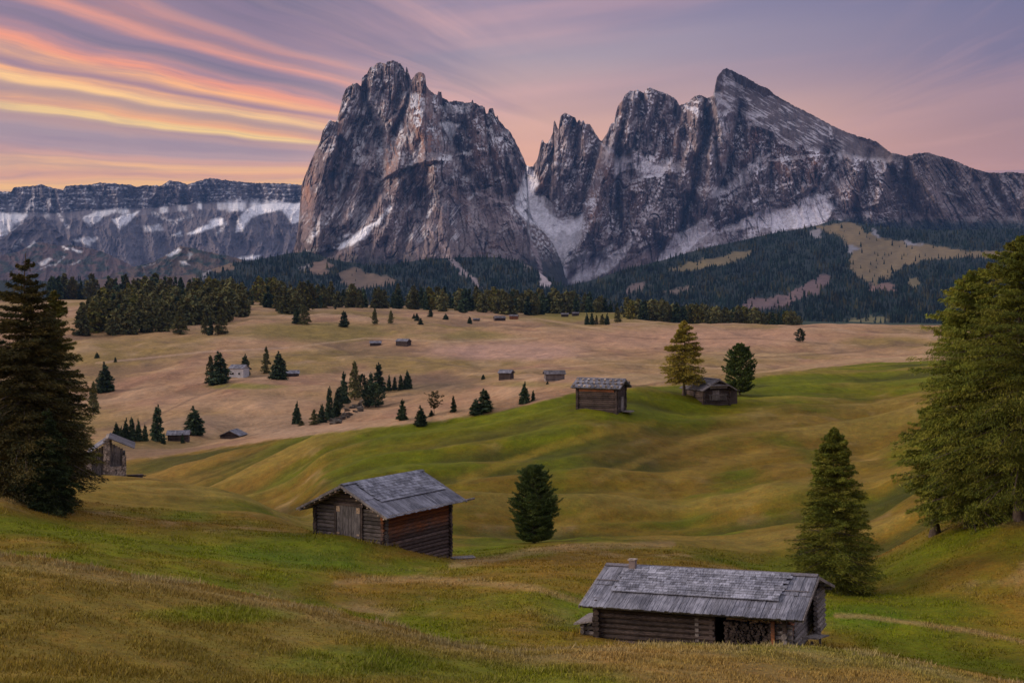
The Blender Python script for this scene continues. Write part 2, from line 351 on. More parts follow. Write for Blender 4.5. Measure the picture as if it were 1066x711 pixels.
def Hraw(x, y):
    x = np.asarray(x, float); y = np.asarray(y, float)
    r = np.hypot(x, y); th = np.arctan2(x, y)
    tc_ = np.clip(th, -R(30), R(30))
    d = np.maximum(r*np.cos(tc_), 3.01); u = np.clip(533 + F*np.tan(tc_), TU[0], TU[-1]-.01)
    fu = (u - TU[0])/5.0; fl = np.clip((np.log(d)-TL[0])/.006, 0, len(TL)-1.001)
    i = np.minimum(fu.astype(int), len(TU)-2); j = fl.astype(int); a = fu-i; c = fl-j
    V = (TV[i, j]*(1-a)+TV[i+1, j]*a)*(1-c) + (TV[i, j+1]*(1-a)+TV[i+1, j+1]*a)*c
    back = sstep(R(100), R(175), np.abs(th)); k = np.searchsorted(TU, 533)
    V = V*(1-back) + (TV[k, j]*(1-c) + TV[k, j+1]*c)*back
    z = (HV - V)/F*d
    # rolling humps and hollows
    nearw = sstep(8, 30, d)
    z = z + nearw*(.16*fbm(x/4.2, y/5.0, 4, 3) + .34*fbm(x/13., y/17., 3, 9))
    hill = sstep(78, 130, d)*(1-sstep(200, 260, d))
    q = y - .42*x + 7*fbm(x/46., y/46., 2, 21)
    z = z + hill*(2.5*fbm(q/17., (x+.3*y)/70., 3, 31) + .45*fbm(x/11., y/13., 3, 33))
    z = z + sstep(60, 100, d)*(1-sstep(240, 330, d))*.17*fbm(x/6.5, (y-.4*x)/1.7, 3, 35)
    mid = sstep(250, 330, d)*(1-sstep(900, 1300, d))
    z = z + mid*(4.6*fbm(x/60., y/85., 4, 41) + 1.0*fbm(x/16., y/24., 3, 42)) + sstep(700, 1000, d)*1.2*fbm(x/90., y/160., 3, 43)
    far = sstep(1900, 3500, d)
    z = z + far*25*fbm(x/700., y/700., 4, 51)
    return z
def H(x, y):
    z = Hraw(x, y)
    if PINW is not None:
        x = np.asarray(x, float); y = np.asarray(y, float)
        for (px, py, pz, pr), w in zip(PINS, PINW): z = z + w*np.exp(-((x-px)**2+(y-py)**2)/(2*pr*pr))
    return z
def pin_solve():
    global PINW
    P_ = np.array(PINS); D2 = (P_[:, None, 0]-P_[None, :, 0])**2 + (P_[:, None, 1]-P_[None, :, 1])**2
    A = np.exp(-D2/(2*P_[None, :, 3]**2)); r_ = P_[:, 2] - Hraw(P_[:, 0], P_[:, 1])
    PINW = np.linalg.solve(A + 1e-3*np.eye(len(P_)), r_)
def W3(u, v, d): return ((u-533)/F*d, d, (HV-v)/F*d)
def pin(u, v, d, r_): x, y, z = W3(u, v, d); PINS.append((x, y, z, r_))
# the ground under the two near barns
pin(400, 567, 85, 2.2); pin(467, 583, 90.3, 2.2); pin(330, 555, 88, 2.2); pin(433, 577, 87.6, 2.2); pin(366, 558, 86.4, 2.2); pin(480, 584, 88, 2.4)
pin(632, 668, 59.2, 2.2); pin(730, 674, 58.2, 2.2); pin(822, 682, 57.0, 2.2); pin(866, 676, 60.5, 2.2); pin(615, 662, 61, 2.2)
pin_solve()
def place(u, v, dmin=30, dmax=2200):
    """the point where the sight line through (u, v) first meets the ground"""
    d = np.exp(np.arange(math.log(dmin), math.log(dmax), .001)); x = (u-533)/F*d
    t = HV - H(x, d)/d*F; k = np.argmax(t <= v)
    if not (t <= v).any(): k = np.argmin(t)
    return float(x[k]), float(d[k]), float(H(x[k], d[k]))

ang = np.concatenate([np.linspace(-180, -34, 40, endpoint=False), np.linspace(-34, -21, 90, endpoint=False),
                      np.degrees(np.arctan((np.arange(-60, 1127, 1.6)-533)/F)), np.linspace(21.9, 34, 90, endpoint=False), np.linspace(34, 180, 41)])
ang = np.unique(np.round(ang, 5))
lr = np.concatenate([np.linspace(math.log(.5), math.log(24), 50, endpoint=False), np.linspace(math.log(24), math.log(1500), 1150, endpoint=False), np.linspace(math.log(1500), math.log(13300), 110)])
AA, LR = np.meshgrid(np.radians(ang), lr); rr = np.exp(LR)
GX = rr*np.sin(AA); GY = rr*np.cos(AA); GZ = H(GX, GY)
# colour of the turf
def ground_color(x, y, z):
    d = np.maximum(y, 1); u = 533 + F*x/d; v = HV - z/d*F
    n = x.shape
    G = np.array((.088, .098, .014)); O = np.array((.150, .098, .026)); T = np.array((.235, .170, .092)); LG = np.array((.115, .128, .016))
    B = np.array((.262, .188, .112)); PK = np.array((.285, .190, .130)); K = np.array((.175, .138, .055)); DG = np.array((.045, .075, .016))
    col = np.zeros(n + (3,)) + G
    a1 = fbm(x/9., y/14., 5, 61); a2 = fbm(x/3.2, y/4.5, 4, 62); a3 = fbm(x/26., y/34., 4, 63)
    q = y - .42*x + 7*fbm(x/46., y/46., 2, 21); st = fbm(q/9., (x+.3*y)/60., 4, 64)
    col = mixc(col, O, sstep(-.25, .22, a3*.6 + a1*.6 + st*.3))
    col = mixc(col, T, sstep(.12, .45, a1*.5 + a2*.6)*.75)
    col = mixc(col, LG, sstep(.08, .40, -a3*.6 - a1*.5 + a2*.25)*.9)
    # dry crest of the near knoll and the brown foreground
    crest = pchip([-60, 0, 100, 200, 300, 350, 420, 480, 560, 620, 700, 800, 870, 960, 1066, 1130], [575, 579, 592, 610, 629, 640, 656, 671, 680, 674, 671, 673, 679, 692, 716, 720], np.clip(u, -60, 1130))
    fg = (d < 52)*sstep(-2, 14, v - crest)
    col = mixc(col, (.130, .112, .034), fg*(.62 + .38*np.clip(a1*2, -1, 1))*.8)
    col = mixc(col, (.185, .140, .070), (d < 52)*np.exp(-((v-crest-5)/9)**2)*.55*(u > -60))
    col = mixc(col, (.205, .135, .062), (d < 56)*sstep(560, 640, u)*.7*sstep(-.4, .2, a1))
    hillm = sstep(100, 130, d)*(1-sstep(230, 300, d)*0)
    near = d < 100 - 0*d
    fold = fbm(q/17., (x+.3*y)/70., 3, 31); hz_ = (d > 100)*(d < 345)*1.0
    # green pockets: round the barns, on the big slope
    def blob(cu, cv, su, sv, c, k, lo=0, hi=1e9):
        nonlocal col
        e = ((u-cu)/su)**2 + ((v-cv)/sv)**2 + .9*a1 + .5*a2
        col = mixc(col, c, np.clip(1.25-e, 0, 1)*k*(d > lo)*(d < hi))
    blob(330, 572, 90, 16, (.065, .100, .014), .75, 70, 110); blob(420, 590, 80, 12, (.07, .11, .012), .7, 60, 110)
    blob(520, 575, 60, 8, (.09, .125, .014), .6, 60, 110); blob(350, 690, 90, 18, (.085, .110, .018), .6, 20, 52)
    blob(610, 640, 50, 20, (.07, .12, .012), .7, 55, 90); blob(560, 628, 90, 12, (.10, .12, .018), .5, 55, 90)
    blob(90, 510, 70, 9, (.12, .145, .012), .9, 80, 170); blob(200, 560, 150, 14, (.10, .115, .014), .5, 60, 110)
    blob(880, 645, 60, 14, (.06, .105, .012), .7, 55, 80)
    blob(230, 640, 90, 10, (.10, .13, .016), .6, 30, 60)
    # the long slope: bright green crest, ochre flank
    sl_ = (d > 100)*(d < 345)*1.0
    hv = pchip([-60, 0, 140, 230, 300, 350, 440, 520, 560, 600, 660, 700, 790, 850, 950, 1066, 1130], [492, 490, 478, 466, 456, 449, 440, 428, 419, 409, 403, 401, 393, 384, 374, 366, 362], np.clip(u, -60, 1130))
    t = v - hv
    ochre = sl_*sstep(330, 180, u)*sstep(90, 20, t)
    col = mixc(col, (.215, .140, .048), ochre*.85)
    col = mixc(col, (.118, .135, .014), sl_*sstep(300, 480, u)*sstep(62, 12, t + 26*a3 + 14*a1)*.85)
    col = mixc(col, (.155, .110, .024), sl_*sstep(40, 95, t)*sstep(-.2, .35, st + .5*a1)*.8)
    col = mixc(col, (.215, .165, .055), hz_*sstep(.05, .35, fold + .2*a1)*.7); col = mixc(col, (.050, .054, .012), hz_*sstep(.04, .34, -fold + .2*a1)*.85)  # tan crests, dark turf in hollows; relief shading strengthened in the colour
    # beige hay meadows beyond the slope
    bz = np.clip(sstep(-1.5, 1.5, hv - v + 3*a2)*(d > 150) + sstep(300, 345, d), 0, 1)
    f1 = fbm(x/60., y/150., 5, 71); f2 = fbm(x/22., y/60., 4, 72); f3 = fbm(x/140., y/240., 3, 73)
    bc = np.zeros(n + (3,)) + B
    bc = mixc(bc, PK, sstep(-.1, .35, f3 + .5*f1)*.8)
    bc = mixc(bc, (.205, .125, .095), sstep(.1, .4, f2 + .4*f1)*.6)
    bc = mixc(bc, K, sstep(.0, .4, -f3*.8 - f1*.7 + .1)*.75)
    bc = mixc(bc, (.34, .26, .19), sstep(.15, .45, -f2 + .3*f1)*.4)
    mf = fbm(x/60., y/85., 4, 41); bc = mixc(bc, (.16, .115, .08), sstep(.02, .35, -mf + .3*f2)*.75); bc = mixc(bc, (.36, .27, .19), sstep(.1, .4, mf + .2*f2)*.5)  # hollows darker and rises paler in colour, deepening the shading of the relief
    def bb(cu, cv, su, sv, c, k):
        nonlocal bc
        e = ((u-cu)/su)**2 + ((v-cv)/sv)**2 + .8*f1 + .5*f2
        bc = mixc(bc, c, np.clip(1.3-e, 0, 1)*k)
    bb(520, 365, 90, 10, (.34, .235, .205), .8); bb(700, 352, 160, 12, (.33, .22, .165), .7); bb(250, 402, 50, 4, (.13, .14, .03), .8)
    bb(330, 345, 130, 10, (.165, .14, .05), .8); bb(620, 328, 60, 6, (.155, .14, .04), .85); bb(480, 350, 60, 5, (.15, .14, .045), .6)
    bb(440, 395, 60, 6, (.14, .10, .075), .8); bb(230, 418, 110, 10, (.30, .215, .155), .6); bb(330, 450, 90, 8, (.27, .21, .165), .6)
    bb(550, 400, 50, 4, (.15, .14, .04), .6); bb(250, 440, 110, 9, (.185, .140, .105), .6); bb(320, 385, 40, 6, (.17, .145, .05), .5)
    bb(130, 345, 70, 8, (.24, .165, .085), .6); bb(450, 402, 60, 4, (.12, .095, .07), .7)
    col = col + (bc - col)*bz[..., None]
    # cart tracks and a dry ditch across the meadows
    for pts, w_, c_ in (([(100, 378), (160, 372), (215, 366), (300, 362)], .9, (.38, .29, .24)), ([(300, 362), (380, 352), (470, 356), (560, 352)], .7, (.36, .28, .2)), ([(260, 372), (340, 368), (420, 374), (500, 384)], .7, (.13, .10, .07)), ([(600, 372), (680, 366), (800, 372), (900, 366)], .8, (.15, .105, .07)), ([(560, 384), (640, 378), (760, 384)], .7, (.37, .28, .19)), ([(640, 350), (700, 354), (780, 352), (860, 358)], .7, (.16, .11, .075)), ([(100, 472), (130, 452), (165, 432), (200, 415), (240, 401)], 1.1, (.13, .095, .075)),
                        ([(470, 318), (500, 334), (560, 332), (640, 345)], 1.0, (.36, .27, .18)), ([(440, 455), (330, 470)], .9, (.10, .08, .03))):
        dd, _ = segdist(u, v, pts); col = mixc(col, c_, np.clip(1.4 - dd/w_, 0, 1)*.55*(d > 180))
    for pts, w_, c_, lo, hi in (([(470, 588), (520, 580), (560, 573), (600, 569), (700, 566)], 3.2, (.26, .185, .11), 70, 125), ([(350, 606), (430, 602), (500, 606), (560, 612), (610, 628)], 3.0, (.235, .165, .09), 55, 100),
                        ([(870, 640), (930, 646), (1000, 655), (1066, 668)], 2.4, (.25, .17, .10), 50, 90), ([(620, 500), (690, 470), (760, 448), (860, 432), (960, 420)], 4, (.23, .165, .055), 100, 300),
                        ([(560, 560), (640, 520), (700, 496), (800, 470)], 5, (.20, .145, .045), 100, 300), ([(480, 500), (560, 470), (620, 452), (680, 440)], 4, (.21, .16, .04), 100, 300)):
        dd, _ = segdist(u, v + 3*a2, pts); col = mixc(col, c_, np.clip(1.5 - dd/w_, 0, 1)*.6*(d > lo)*(d < hi))
    # dark heath far down behind the plateau
    col = mixc(col, (.03, .045, .03), sstep(1500, 1900, d))
    # shade under the right-hand larches, darkened into the turf colour
    blob(1035, 540, 45, 9, (.075, .055, .035), .8, 80, 110)
    nearm = (1-sstep(60, 130, d)); lum = col @ np.array((.3, .6, .1)); sat = 1.15 + .02*(1-np.clip(bz, 0, 1)); col = np.clip(lum[..., None] + (col-lum[..., None])*sat[..., None], .002, 1)
    bzz = np.clip(bz, 0, 1); col = mixc(col, col*np.array((1.06, 1.03, .96)), bzz)
    col = mixc(col, col*np.array((.92, .935, .82)), 1-np.clip(bz, 0, 1))
    col = col*(1.12 + .45*nearm)[..., None]*np.array((.98, 1., 1.))
    return np.clip(col, 0, 1)
inview = (AA > R(-24)) & (AA < R(26))
GC = ground_color(GX, np.where(inview, GY, rr), GZ) if False else ground_color(GX, np.maximum(GY, .3*rr), GZ)
vv = np.stack([GX, GY, GZ], -1).reshape(-1, 3)
gf = gridfaces(len(lr), len(ang))
# close the disc under the camera
nA = len(ang); c0 = len(vv)
ground = npmesh('ground', vv, gf[:, ::-1] if False else gf, mat=M['ground'], smooth=True, vcol=GC.reshape(-1, 3))
tag(ground, kind='structure')

# ------------------------------------------------------------------ grass in the foreground
def grass():
    n = 430000
    u = RS.uniform(-40, 1106, n)
    # sample on the ground between 24 and 96 m with density falling as 1/d
    d = 24*np.exp(RS.rand(n)*math.log(100/24.)); x = (u-533)/F*d
    x = x + RS.normal(0, .1, n)
    z = H(x, d)
    nn = fbm(x/2.2, d/2.2, 3, 81); keep = RS.rand(n) < np.clip(.62 + nn*1.2, .15, 1); x, d, z, nn = x[keep], d[keep], z[keep], nn[keep]
    # none inside the barns
    def inside(cx, cy, ang_, hx, hy):
        dx_, dy_ = x-cx, d-cy; a = dx_*math.cos(ang_)+dy_*math.sin(ang_); b_ = -dx_*math.sin(ang_)+dy_*math.cos(ang_); return (np.abs(a) < hx) & (np.abs(b_) < hy)
    for q in BARN_FOOT:
        m = ~inside(*q); x, d, z, nn = x[m], d[m], z[m], nn[m]
    n = len(x)
    col = ground_color(x, d, z)
    col = mixc(col, (.27, .21, .10), np.clip(RS.rand(n)-.62, 0, 1)*1.1) * RS.uniform(1.1, 1.5, (n, 1))
    uu = 533+F*x/d; vv_ = HV - z/d*F
    crest = pchip([-60, 0, 100, 200, 300, 350, 420, 480, 560, 620, 700, 800, 870, 960, 1066, 1130], [575, 579, 592, 610, 629, 640, 656, 671, 680, 674, 671, 673, 679, 692, 716, 720], np.clip(uu, -60, 1130))
    tall = (np.exp(-((vv_-crest)/7)**2)*(d < 56) + np.exp(-((segdist(uu, vv_, [(350, 606), (430, 600), (500, 606)])[0])/7)**2)*(d > 56)) * (fbm(x/2., d/2., 3, 83) > .14)
    h = RS.uniform(.035, .10, n)*(1+.8*np.clip(nn*2, -.5, 1)) * (1 + 1.5*tall*RS.rand(n))
    col = mixc(col, (.38, .31, .15), tall*.7)
    for cx, cy, an_, hx, hy in BARN_FOOT:
        dx_, dy_ = x-cx, d-cy; p = np.abs(dx_*math.cos(an_)+dy_*math.sin(an_))-hx; q_ = np.abs(-dx_*math.sin(an_)+dy_*math.cos(an_))-hy
        nb_ = np.maximum(p, q_) < .55; h = np.where(nb_, h*RS.uniform(1.5, 3.2, n), h)
    w = .010 + .00032*d; a = RS.rand(n)*np.pi; le = RS.normal(0, .45, (n, 2))*h[:, None]
    P0 = np.stack([x - w*np.cos(a), d - w*np.sin(a), z-.02], -1); P1 = np.stack([x + w*np.cos(a), d + w*np.sin(a), z-.02], -1)
    P2 = np.stack([x + le[:, 0], d + le[:, 1], z + h], -1)
    V = np.stack([P0, P1, P2], 1).reshape(-1, 3); Fc = np.arange(3*n).reshape(-1, 3)
    g = npmesh('grass', V, Fc, mat=M['blade'], vcol=np.repeat(np.clip(col, 0, 1), 3, 0))
    tag(g, 'short dry and green grass blades covering the near slopes', 'grass', kind='stuff')
BARN_FOOT = [(-7.64+.545*3.3-.839*2.63, 85+.839*3.3+.545*2.63, math.atan2(.839, .545), 3.4, 2.7), (7.9, 60.9, -math.atan2(.3256, .9455), 4.7, 3.0)]
grass()

# ------------------------------------------------------------------ mountains
def sky_v(pts, u, jag=1.0, seed=0):
    a = np.array(pts, float); v = np.interp(u, a[:, 0], a[:, 1])
    return v + jag*(1.1*perlin(u/2.6, u*0+seed+.5, seed) + .8*perlin(u/1.1, u*0+seed+.5, seed+1))
def sheet(name, pts, u0, u1, du, vbase, dv, Dfn, Cfn, mat, jag=1.0, seed=0, back=900, label=None):
    """one rock body: front face from its foot to its skyline and the far side falling away behind"""
    u = np.arange(u0, u1+du, du); top = sky_v(pts, u, jag, seed)
    vb = vbase(u) if callable(vbase) else np.full(len(u), float(vbase))
    nr = int((np.max(vb-top))/dv)+2; t = np.linspace(0, 1, nr)[:, None]
    U = np.repeat(u[None], nr, 0); V = vb[None]*(1-t) + top[None]*t
    D = Dfn(U, V, top[None]*np.ones_like(V))
    X = (U-533)/F*D; Z = (HV-V)/F*D
    P = np.stack([X, D, Z], -1)
    # normal from neighbours
    n_ = np.cross(np.gradient(P, axis=1), np.gradient(P, axis=0)); n_ /= np.linalg.norm(n_, axis=-1, keepdims=True)+1e-9
    n_ *= np.where(n_[..., 1:2] > 0, -1, 1)
    col = Cfn(U, V, D, n_, top[None]*np.ones_like(V))
    # far side
    nb = 14; tb = (np.arange(1, nb+1)/nb)[:, None]
    Db = D[-1][None] + back*tb**1.1; zt = Z[-1][None]; zb = Z[0][None]-40
    Zb = zt + (zb - zt)*tb**1.05 + 18*fbm(X[-1][None]/120+tb*0, tb*9+X[-1][None]*0, 3, seed+5)*tb*back/900
    Xb = X[-1][None]*np.ones_like(tb)
    P = np.concatenate([P, np.stack([Xb, Db, Zb], -1)], 0); col = np.concatenate([col, np.repeat(col[-1:], nb, 0)], 0)
    o = npmesh(name, P.reshape(-1, 3), gridfaces(P.shape[0], P.shape[1]), mat=mat, vcol=np.clip(col, 0, 1).reshape(-1, 3), smooth=False)
    tag(o, label, kind='structure'); return o
ROCK = np.array((.200, .150, .148)); SNOW = np.array((.90, .92, .98)); WARM = np.array((.44, .235, .15)); SCREE = np.array((.34, .28, .29)); PINE = np.array((.018, .034, .026))
def ribs(D, u, v, L, RK=1.25):
    """pull out ribs (amp > 0) and push in gullies (amp < 0) along polylines"""
    ju = 4*fbm(u/11, v/26, 4, 811, .55); jv = 4*fbm(u/14+50, v/22, 3, 812)
    for pts, w, amp in L:
        xs = [p[0] for p in pts]; ys = [p[1] for p in pts]
        m = (u > min(xs)-w) & (u < max(xs)+w) & (v > min(ys)-w) & (v < max(ys)+w)
        if not m.any(): continue
        dd, fr = segdist(u[m] + ju[m], v[m] + jv[m], pts); k = np.clip(1-dd/w, 0, 1)
        D[m] -= amp*RK*(.95 if amp > 0 else 1.0)*k**(1. if amp > 0 else 1.5)
    return D
def facet(x, y, seed):
    """value noise with straight edges between its corners: planar, broken faces"""
    xi = np.floor(x).astype(np.int64); yi = np.floor(y).astype(np.int64); fx = x-xi; fy = y-yi
    def g(i, j): return _ga[_perm[(_perm[(i + seed*131) & 4095] + j*57) & 4095]]/np.pi - 1
    p, q, r_, t = g(xi, yi), g(xi+1, yi), g(xi, yi+1), g(xi+1, yi+1)
    return np.where(fx + fy < 1, p + (q-p)*fx + (r_-p)*fy, t + (r_-t)*(1-fx) + (q-t)*(1-fy))
def blocks(D, u, v, L):
    ju = u + 3.5*fbm(u/9, v/14, 4, 821, .6); jv = v + 3.5*fbm(u/9+50, v/12, 4, 822, .6)
    for poly, amp, soft in L:
        xs = [p[0] for p in poly]; ys = [p[1] for p in poly]; m = (u > min(xs)-14) & (u < max(xs)+14) & (v > min(ys)-14) & (v < max(ys)+14)
        if m.any(): D[m] -= amp*polymask(ju[m], jv[m], poly, soft)
    return D
BL1 = [([(434,70),(425,95),(412,115),(402,130),(399,165),(397,188),(420,176),(445,170),(461,168),(456,140),(449,110),(444,86),(442,70)], 95, 1.6),
       ([(458,104),(492,106),(496,140),(490,160),(474,160),(462,140)], -75, 2.0), ([(494,100),(548,165),(548,180),(536,214),(515,212),(503,190),(494,150)], 50, 2.0),
       ([(440,163),(470,163),(500,196),(540,220),(580,262),(597,306),(330,306),(345,262),(372,238),(398,205)], 85, 4.0),
       ([(379,60),(428,60),(429,86),(420,112),(408,130),(397,122),(386,112),(377,95)], 60, 1.6), ([(352,80),(378,84),(379,104),(372,130),(362,150),(352,140)], 50, 1.6),
       ([(308,270),(312,190),(330,140),(345,120),(352,135),(344,180),(336,225),(330,270)], 60, 1.8), ([(352,160),(368,150),(382,170),(378,205),(360,236),(346,240),(346,200)], 45, 1.8), ([(380,135),(392,150),(392,180),(382,180)], 35, 1.2),
       ([(512,110),(524,128),(536,150),(530,185),(519,170)], 30, 1.2), ([(494,102),(507,108),(510,150),(508,185),(499,165)], 30, 1.2)]
BL2 = [([(626,150),(638,158),(641,200),(640,240),(628,262),(600,270),(594,262),(606,230),(612,200)], 85, 1.8), ([(655,190),(672,184),(690,182),(698,215),(692,248),(664,262),(655,228)], 60, 1.8),
       ([(700,140),(715,112),(730,118),(725,180),(712,230),(700,242),(694,200)], 55, 1.8), ([(744,60),(758,60),(770,112),(766,150),(752,190),(738,215),(728,224),(737,170),(741,130),(742,95)], 80, 1.8),
       ([(765,203),(800,168),(850,160),(867,162),(850,195),(820,212),(780,222),(745,236),(748,218)], 60, 2.2), ([(870,160),(905,165),(928,168),(915,215),(880,220),(862,207)], 50, 2.5),
       ([(577,118),(590,112),(601,122),(600,160),(590,190),(578,175)], 40, 1.4), ([(604,122),(622,140),(620,190),(604,215),(600,170)], 35, 1.4), ([(560,140),(572,150),(570,195),(558,200)], 30, 1.2), ([(651,92),(669,92),(668,130),(660,158),(648,160)], 45, 1.4), ([(672,88),(690,95),(688,130),(680,160),(670,158)], 40, 1.4),
       ([(782,132),(806,140),(804,160),(786,170),(778,172)], -55, 1.6), ([(806,150),(824,154),(822,190),(808,196)], -40, 1.4), ([(836,158),(858,160),(846,194),(834,192)], -40, 1.4)]
def relief(u, v, uc, amp, seed, flare=.55, vt=60):
    f = flare + (v - vt)/240.*(1-flare)*1.6
    un = (u-uc)/np.maximum(f, .25)
    wu = 5*fbm(u/38, v/60, 3, seed+50) + 1.3*fbm(u/9, v/16, 3, seed+55); wv = 12*fbm(u/30+9, v/30, 3, seed+60) + 4*fbm(u/9+30, v/9, 3, seed+65)
    un = (u-uc)/np.maximum(f, .25)
    a = ridged((un+wu)/32, (v+wv)/85, 1, seed)*.85
    b_ = ridged((un+wu)/14, (v+wv)/40, 1, seed+3)*.62
    g = facet((un+wu)/8, (v+wv)/26, seed+21)*.70 + facet((un+wu)/4.2+9, (v+wv)/12, seed+22)*.42
    c = ridged((un+wu*.8)/6.0, (v+wv*.8)/22, 3, seed+6)*.30
    e = fbm(u/1.9, v/2.8, 3, seed+9)*.22
    cr = np.abs(perlin((un+wu)/12, (v+wv)/48, seed+31)); cr2 = np.abs(perlin((un+wu)/6, (v+wv)/26, seed+32))
    k = .62*np.exp(-(cr/.055)**2)*sstep(-.2, .3, perlin(u/25, v/35, seed+33)) + .28*np.exp(-(cr2/.07)**2)
    dip = (v + .25*(u-uc) + 9*fbm(u/22, v/26, 4, seed+12)); stp = dip/11; saw = stp-np.floor(stp)
    s_ = np.minimum(saw, (1-saw)*3)*.30*sstep(-.1, .3, perlin(u/17, v/11, seed+34))
    amp = amp*1.15
    return -amp*(a + b_ + g + c + e) + amp*(k + s_)
def snow_poly(u, v, polys, seed):
    ju = u + 2.6*fbm(u/7, v/7, 4, seed); jv = v + 2.6*fbm(u/7+40, v/7, 4, seed)
    m = np.zeros(np.shape(u))
    for p, k in polys: m = np.maximum(m, polymask(ju, jv, p, 1.2)*k)
    return m
def snow_line(u, v, lines, seed):
    ju = u + 2.2*fbm(u/6, v/6, 4, seed); jv = v + 2.2*fbm(u/6+40, v/6, 4, seed)
    m = np.zeros(np.shape(u))
    for p, w, k in lines:
        dd, fr = segdist(ju, jv, p); m = np.maximum(m, np.clip(1.35-dd/w, 0, 1)*k)
    return m

# ---- the left massif
SK1 = [(280,303),(290,296),(298,283),(303,268),(307,255),(310,240),(311.5,225),(313,205),(314,193),(320,177),(327.5,159),(333.5,147.5),(336,136),(343,125),(350,127),(354,114),(357,100),(361,92),(367,87.5),(372,86.5),(376,90.5),(377,80.6),(381.7,77.6),(384.6,71.7),(393.5,65.8),(401.4,65.8),(407,63),(416,66),(420,70),(422,76.6),(423,69.7),(424.4,72.7),(428,83.5),(434,76.6),(438.7,75),(442.6,78.7),(443.6,88.5),(448.5,95.4),(455,100),(456.4,95.8),(459.4,96.4),(460.4,101.3),(468,106),(477,105.3),(483,107),(490.5,107),(492,104),(493.8,107.6),(498.7,110),(504.6,111.6),(506,119),(508,119),(509,113.5),(513.5,113),(515.5,121),(517,122),(518,119),(519,125),(524.3,131),(532,138.7),(537,148.6),(543,160.4),(548,172),(549.5,190),(550.5,208),(552,222),(560,236),(572,248),(580,262),(587,280),(592,296),(596,304)]
RIB1 = [([(343,125),(335,160),(325,200),(318,250)], 18, 90), ([(370,87),(362,120),(350,160),(340,215),(332,250)], 18, 110), ([(407,63),(403,100),(397,128)], 15, 90), ([(388,72),(386,100),(380,120)], 10, 60),
        ([(438,75),(437,110),(442,150),(452,180)], 22, 150), ([(437,110),(420,150),(408,190)], 14, 70), ([(452,175),(462,225),(475,300)], 75, 190), ([(400,170),(385,215),(370,262)], 30, 90),
        ([(513,113),(517,150),(528,190)], 14, 80), ([(493,106),(496,150),(504,195)], 12, 80), ([(533,142),(536,180),(540,205)], 9, 50), ([(475,108),(478,125)], 9, 30), ([(380,155),(372,195),(360,240)], 12, 60),
        ([(355,112),(352,140),(344,175)], 8, 45), ([(420,180),(405,230),(390,275)], 22, 70),
        ([(376,92),(384,112),(394,135),(400,160),(396,190),(384,218),(362,250),(345,262)], 9, -85), ([(426,82),(424,105),(415,130),(405,152)], 7, -70), ([(352,127),(352,160),(338,200),(328,240)], 7, -60),
        ([(462,104),(464,125),(474,150),(486,180)], 10, -95), ([(505,118),(508,150),(516,180)], 6, -50), ([(485,108),(486,140),(492,170),(500,200)], 6, -60), ([(452,160),(440,195),(428,225),(423,250)], 7, -35), ([(524,135),(527,165),(536,200)], 5, -40),
        ([(368,130),(360,170),(352,200)], 6, -50), ([(500,198),(522,214),(540,240),(555,265),(563,292)], 6, -22)]
def D1(u, v, top):
    base = 6700 + (200-v)*np.where(v < 200, 2.0, 5.2)
    edge = np.clip((336-u), 0, 60)
    D = base + relief(u, v, 430, 38, 100, .6, 60)*(1-.35*sstep(215, 290, v)) + edge**1.35*3.2
    D = D + np.clip(u-535, 0, 60)**1.3*3.0
    return ribs(blocks(D, u, v, BL1), u, v, RIB1, 1.2)
SN1P = [([(549,172),(543,192),(536,208),(536,217),(546,228),(562,238),(558,215),(552,190)], .9), ([(345,259),(362,249),(379,237),(392,230),(400,224),(397,232),(386,240),(381,249),(372,252),(356,259)], .95), ([(458,128),(470,127),(478,130),(474,138),(470,147),(466,142)], .95), ([(458,110),(480,106),(492,109),(488,118),(470,118),(462,116)], .5)]
SN1L = [([(384,104),(392,122),(398,142),(396,152)], 7, .62), ([(378,150),(362,175),(352,205)], 3, .5), ([(396,180),(385,210),(368,236)], 3, .6), ([(340,222),(328,240),(322,252)], 3, .5), ([(392,150),(398,170),(394,195)], 4, .5), ([(352,216),(340,232),(326,246)], 2.2, .75),
        ([(437,150),(431,165),(424,178)], 3.5, .55), ([(418,178),(432,168)], 2, .7), ([(407,215),(398,226)], 2.5, .9), ([(448,212),(455,200),(465,192),(474,182)], 2.2, .6), ([(498,199),(488,208),(494,202)], 1.6, .6), ([(320,262),(345,258)], 2, .5), ([(364,244),(350,250)], 2, .7), ([(444,226),(452,214)], 1.6, .8)]
